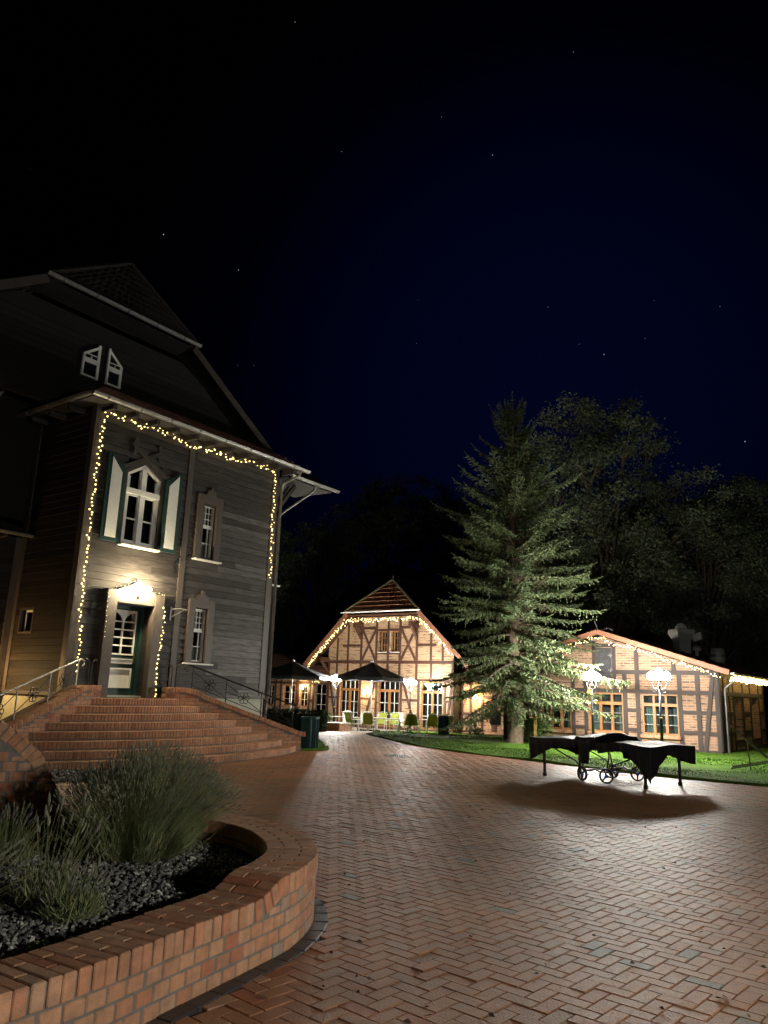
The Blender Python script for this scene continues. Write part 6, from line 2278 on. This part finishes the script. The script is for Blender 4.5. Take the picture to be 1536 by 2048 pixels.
# ------------------------------------------------------------------ broadleaved trees beyond the roofs
M_wood = mat('wood_leaf', (.06, .075, .035), .75, var=.3, nscale=.6, tints=[(.06, .085, .05), (.1, .13, .07), (.14, .145, .075)])
def broad(seed, h, rx, rz_, n_leaf, sz):
    """(crown mesh, trunk mesh): limbs forking from the trunk, leaf clumps on the limb ends"""
    Q = random.Random(seed)
    tr, cr = MB(), MB()
    base = h - 2 * rz_
    tr.tube([(0, 0, -.3), (.1, 0, h * .25), (0, .1, h * .5), (.1, .1, h * .82)], [.42, .34, .24, .05], 8)
    ends = []
    for i in range(60):
        a = Q.random() * 6.283
        u_ = Q.uniform(-1, 1)
        r_ = math.sqrt(1 - u_ * u_) * Q.uniform(.7, 1.05)
        top = V((math.cos(a) * r_ * rx, math.sin(a) * r_ * rx, base + rz_ + u_ * rz_ * Q.uniform(.8, 1.02)))
        z0 = max(h * .22, top.z * .55 - .1 * r_ * rx)
        st_ = V((.05, .05, min(z0, h * .75)))
        mid = st_.lerp(top, .55) + V((Q.gauss(0, .4), Q.gauss(0, .4), .5))
        tr.tube([st_, mid, top], [.11, .06, .015], 5, caps=False)
        ends += [(top, 1.0), (mid.lerp(top, .5), .8)]
        for _ in range(3):
            e_ = top + V((Q.gauss(0, 1.1), Q.gauss(0, 1.1), Q.gauss(.2, .8)))
            tr.tube([mid.lerp(top, .6), e_], [.035, .01], 4, caps=False)
            ends.append((e_, .75))
    for _ in range(n_leaf):
        e_, w_ = Q.choice(ends)
        p = e_ + V((Q.gauss(0, .48) * w_, Q.gauss(0, .48) * w_, Q.gauss(0, .34) * w_))
        s_ = sz * Q.uniform(.6, 1.3)
        u_ = V((Q.gauss(0, 1), Q.gauss(0, 1), Q.gauss(0, .7) + .25)).normalized() * s_
        v_ = V((Q.gauss(0, 1), Q.gauss(0, 1), Q.gauss(0, .7))).cross(u_).normalized() * s_ * .42
        cr.add([p - u_ * .6, p + v_, p + u_, p - v_], [(0, 1, 2, 3)], Q.random())
    return cr.mesh('crown', M_wood), tr.mesh('trunk', M_bark, True)
kinds = [broad(3, 19.0, 6.2, 6.8, 78000, .115), broad(8, 15.5, 5.2, 6.0, 56000, .115), broad(21, 19, 4.6, 7.6, 26000, .16)]
WOOD = 'trees of the wood behind the roofs'
TREES = [(13.2, 44, 1.0, 0, 0.3, 'great broadleaved tree behind the barn, the highest beside the spruce'),
         (18.4, 43, .80, 0, 2.2, 'rounded broadleaved tree behind the barn between the highest and the sinking one'),
         (22.4, 43, .80, 1, 1.0, 'lower broadleaved tree at the far right behind the barn roof vents'),
         (25.4, 41, .62, 1, 4.0, 'low broadleaved tree at the right edge sinking to the barn roof'),
         (17.2, 50, .92, 1, 3.0, 'dim tree half hidden behind the two big broadleaved trees'),
         (.4, 64, 1.06, 2, 1.4, 'dim tall tree in the dark gap above the inn gable'),
         (5.6, 62, .96, 2, 2.9, 'dim tree rising just left of the spruce top'),
         (-5.2, 62, .82, 2, .6, 'dim tree in the dark above the left inn wing'),
         (-10.5, 60, .8, 2, 5.2, 'dim tree behind the corner of the timber house'),
         (10.0, 58, .9, 0, 4.4, 'dim tree in the dark straight behind the spruce')]
for x, y, s_, k, rz_, lab in TREES:
    t = thing('broadleaved_tree', lab, 'tree', (x, y, gz(y)), rz_, WOOD)
    link('crown', kinds[k][0], t); link('trunk', kinds[k][1], t)
    t.scale = (s_, s_, s_)

# ------------------------------------------------------------------ planting in the brick bed
M_lav = mat('lavender_leaf', (.07, .11, .05), .75, var=.25, nscale=8, tints=[(.09, .125, .06), (.16, .21, .08), (.24, .27, .11), (.26, .22, .12)])
M_lavf = mat('lavender_head', (.16, .13, .12), .85, var=.3, tints=[(.12, .13, .08), (.17, .16, .13), (.2, .22, .12)])
def lavender(loc, lab, rad_, hgt, n_stem, n_leaf, lean=(0, 0), head=.045, wst=.0022):
    t = thing('lavender_plant', lab, 'plant', loc)
    lf_, st_, hd_ = MB(), MB(), MB()
    heads = []
    for _ in range(n_leaf):
        a = R.random() * 6.283
        r0 = rad_ * .35 * math.sqrt(R.random())
        d = V((math.cos(a), math.sin(a), 0))
        p = d * r0
        out = d * R.uniform(.2, 1.0) * rad_ * .8
        hh = hgt * R.uniform(.2, .52) * (1 - .3 * (r0 / rad_))
        q = p + out * .6 + V((0, 0, hh))
        w_ = d.cross(V((0, 0, 1))).normalized()
        w_ = (w_ * math.cos(a * 3) + d * math.sin(a * 3)) * R.uniform(.0016, .0032)
        m_ = p.lerp(q, R.uniform(.45, .8)) + V((R.gauss(0, .02), R.gauss(0, .02), .02))
        e_ = m_ + (q - p) * .28 + V((R.gauss(0, .03), R.gauss(0, .03), R.gauss(.02, .03)))
        lf_.add([m_ - w_ * .7, m_ + w_ * .7, (m_ + e_) / 2 + w_, e_, (m_ + e_) / 2 - w_], [(0, 1, 2, 3, 4)], R.random())
        if R.random() < .25:
            lf_.add([p - w_ * .4, p + w_ * .4, m_], [(0, 1, 2)], .1)
    for _ in range(n_stem):
        a = R.random() * 6.283
        sp = math.sqrt(R.random())
        d = V((math.cos(a), math.sin(a), 0))
        p = d * rad_ * .3 * sp
        top = d * rad_ * sp * R.uniform(.75, 1.05) + V((lean[0] * R.uniform(.5, 1.2), lean[1] * R.uniform(.5, 1.2), hgt * (1.02 - .42 * sp * sp) * R.uniform(.82, 1.08)))
        mid = p.lerp(top, .55) + V((0, 0, hgt * .08)) + V((R.gauss(0, .015), R.gauss(0, .015), 0))
        st_.tube([p.lerp(mid, .3), mid, top], [wst, wst * .8, wst * .6], 3, R.random(), caps=False)
        ax = (top - mid).normalized()
        if n_stem <= 100:
            hd_ = MB()
            heads.append(hd_)
        h_ = head * R.uniform(.6, 1.4)
        hd_.tube([top - ax * .002, top + ax * h_ * .25, top + ax * h_ * .7, top + ax * h_], [.002, h_ * .10 + .001, h_ * .09, .001], 5, R.random(), caps=False)
        if n_stem > 100 and R.random() < .4:
            c = top - ax * h_ * .6
            hd_.tube([c - ax * .006, c, c + ax * .006], [.001, .0045, .001], 4, R.random(), caps=False)
    lf_.build('foliage', M_lav, t)
    st_.build('stems', M_lav, t)
    if n_stem > 100:
        hd_.build('flower_heads', M_lavf, t, stuff=True)
    else:
        for h_ in heads:
            h_.build('flower_head', M_lavf, t)
lavender((-1.86, 6.4, .2), 'big bushy lavender in the planter in front of the stair', .72, .86, 3000, 17000, (.12, 0), .03, .0013)
lavender((-2.75, 6.1, .2), 'dark lavender bush half hidden left of the big one', .36, .45, 130, 1000, (.05, 0), .035)
lavender((-1.70, 4.75, .24), 'small lavender with tall loose flower stems over the gravel', .22, .30, 34, 2600, (.04, 0), .055, .0018)
lavender((-1.95, 4.95, .24), 'lavender whose grey flower spikes stand up against the dark', .32, .62, 46, 500, (.05, 0), .06, .0018)
lavender((-2.45, 4.5, .22), 'sprawling grey lavender at the left edge of the planter', .52, .50, 90, 2200, (.12, 0), .055, .002)
t = thing('sedum_cushion', 'low yellow green cushion plant growing against the inside of the planter rim', 'plant', (-1.42, 4.20, .22))
mb = MB()
for _ in range(26):
    leaves(mb, (R.gauss(0, .11), R.gauss(0, .07), .04 + abs(R.gauss(0, .03))), 60, .05, .05, .035, .006, .014)
mb.build('foliage', mat('sedum_leaf', (.1, .14, .03), .6, var=.25, tints=[(.05, .08, .02), (.11, .15, .03), (.18, .2, .05)]), t)
mb = MB()
for _ in range(30):
    mb.tube([(R.gauss(0, .08), R.gauss(0, .05), 0), (R.gauss(0, .12), R.gauss(0, .07), .07)], .002, 3)
mb.build('stems', M_lav, t)
# a few fallen leaves and twigs on the pavement
M_litter = mat('dead_leaf', (.06, .035, .02), .8, var=.3)
mb = MB()
for k in range(130):
    y = 3.2 + R.random() ** 1.5 * 16
    x = R.uniform(-.3, .52) * y + .6
    if not paved(x, y):
        continue
    a = R.random() * 6.28
    s_ = R.uniform(.01, .03)
    mb.add([(x - s_ * math.cos(a), y - s_ * math.sin(a), .014), (x + s_ * .5 * math.sin(a), y - s_ * .5 * math.cos(a), .026), (x + s_ * math.cos(a), y + s_ * math.sin(a), .016), (x - s_ * .5 * math.sin(a), y + s_ * .5 * math.cos(a), .012)], [(0, 1, 2, 3)], R.random())
o = mb.build('fallen_leaves', M_litter)
tag(o, 'scattered dry leaf scraps lying on the brick pavement', 'leaves'); o['kind'] = 'stuff'
flatten_parts()
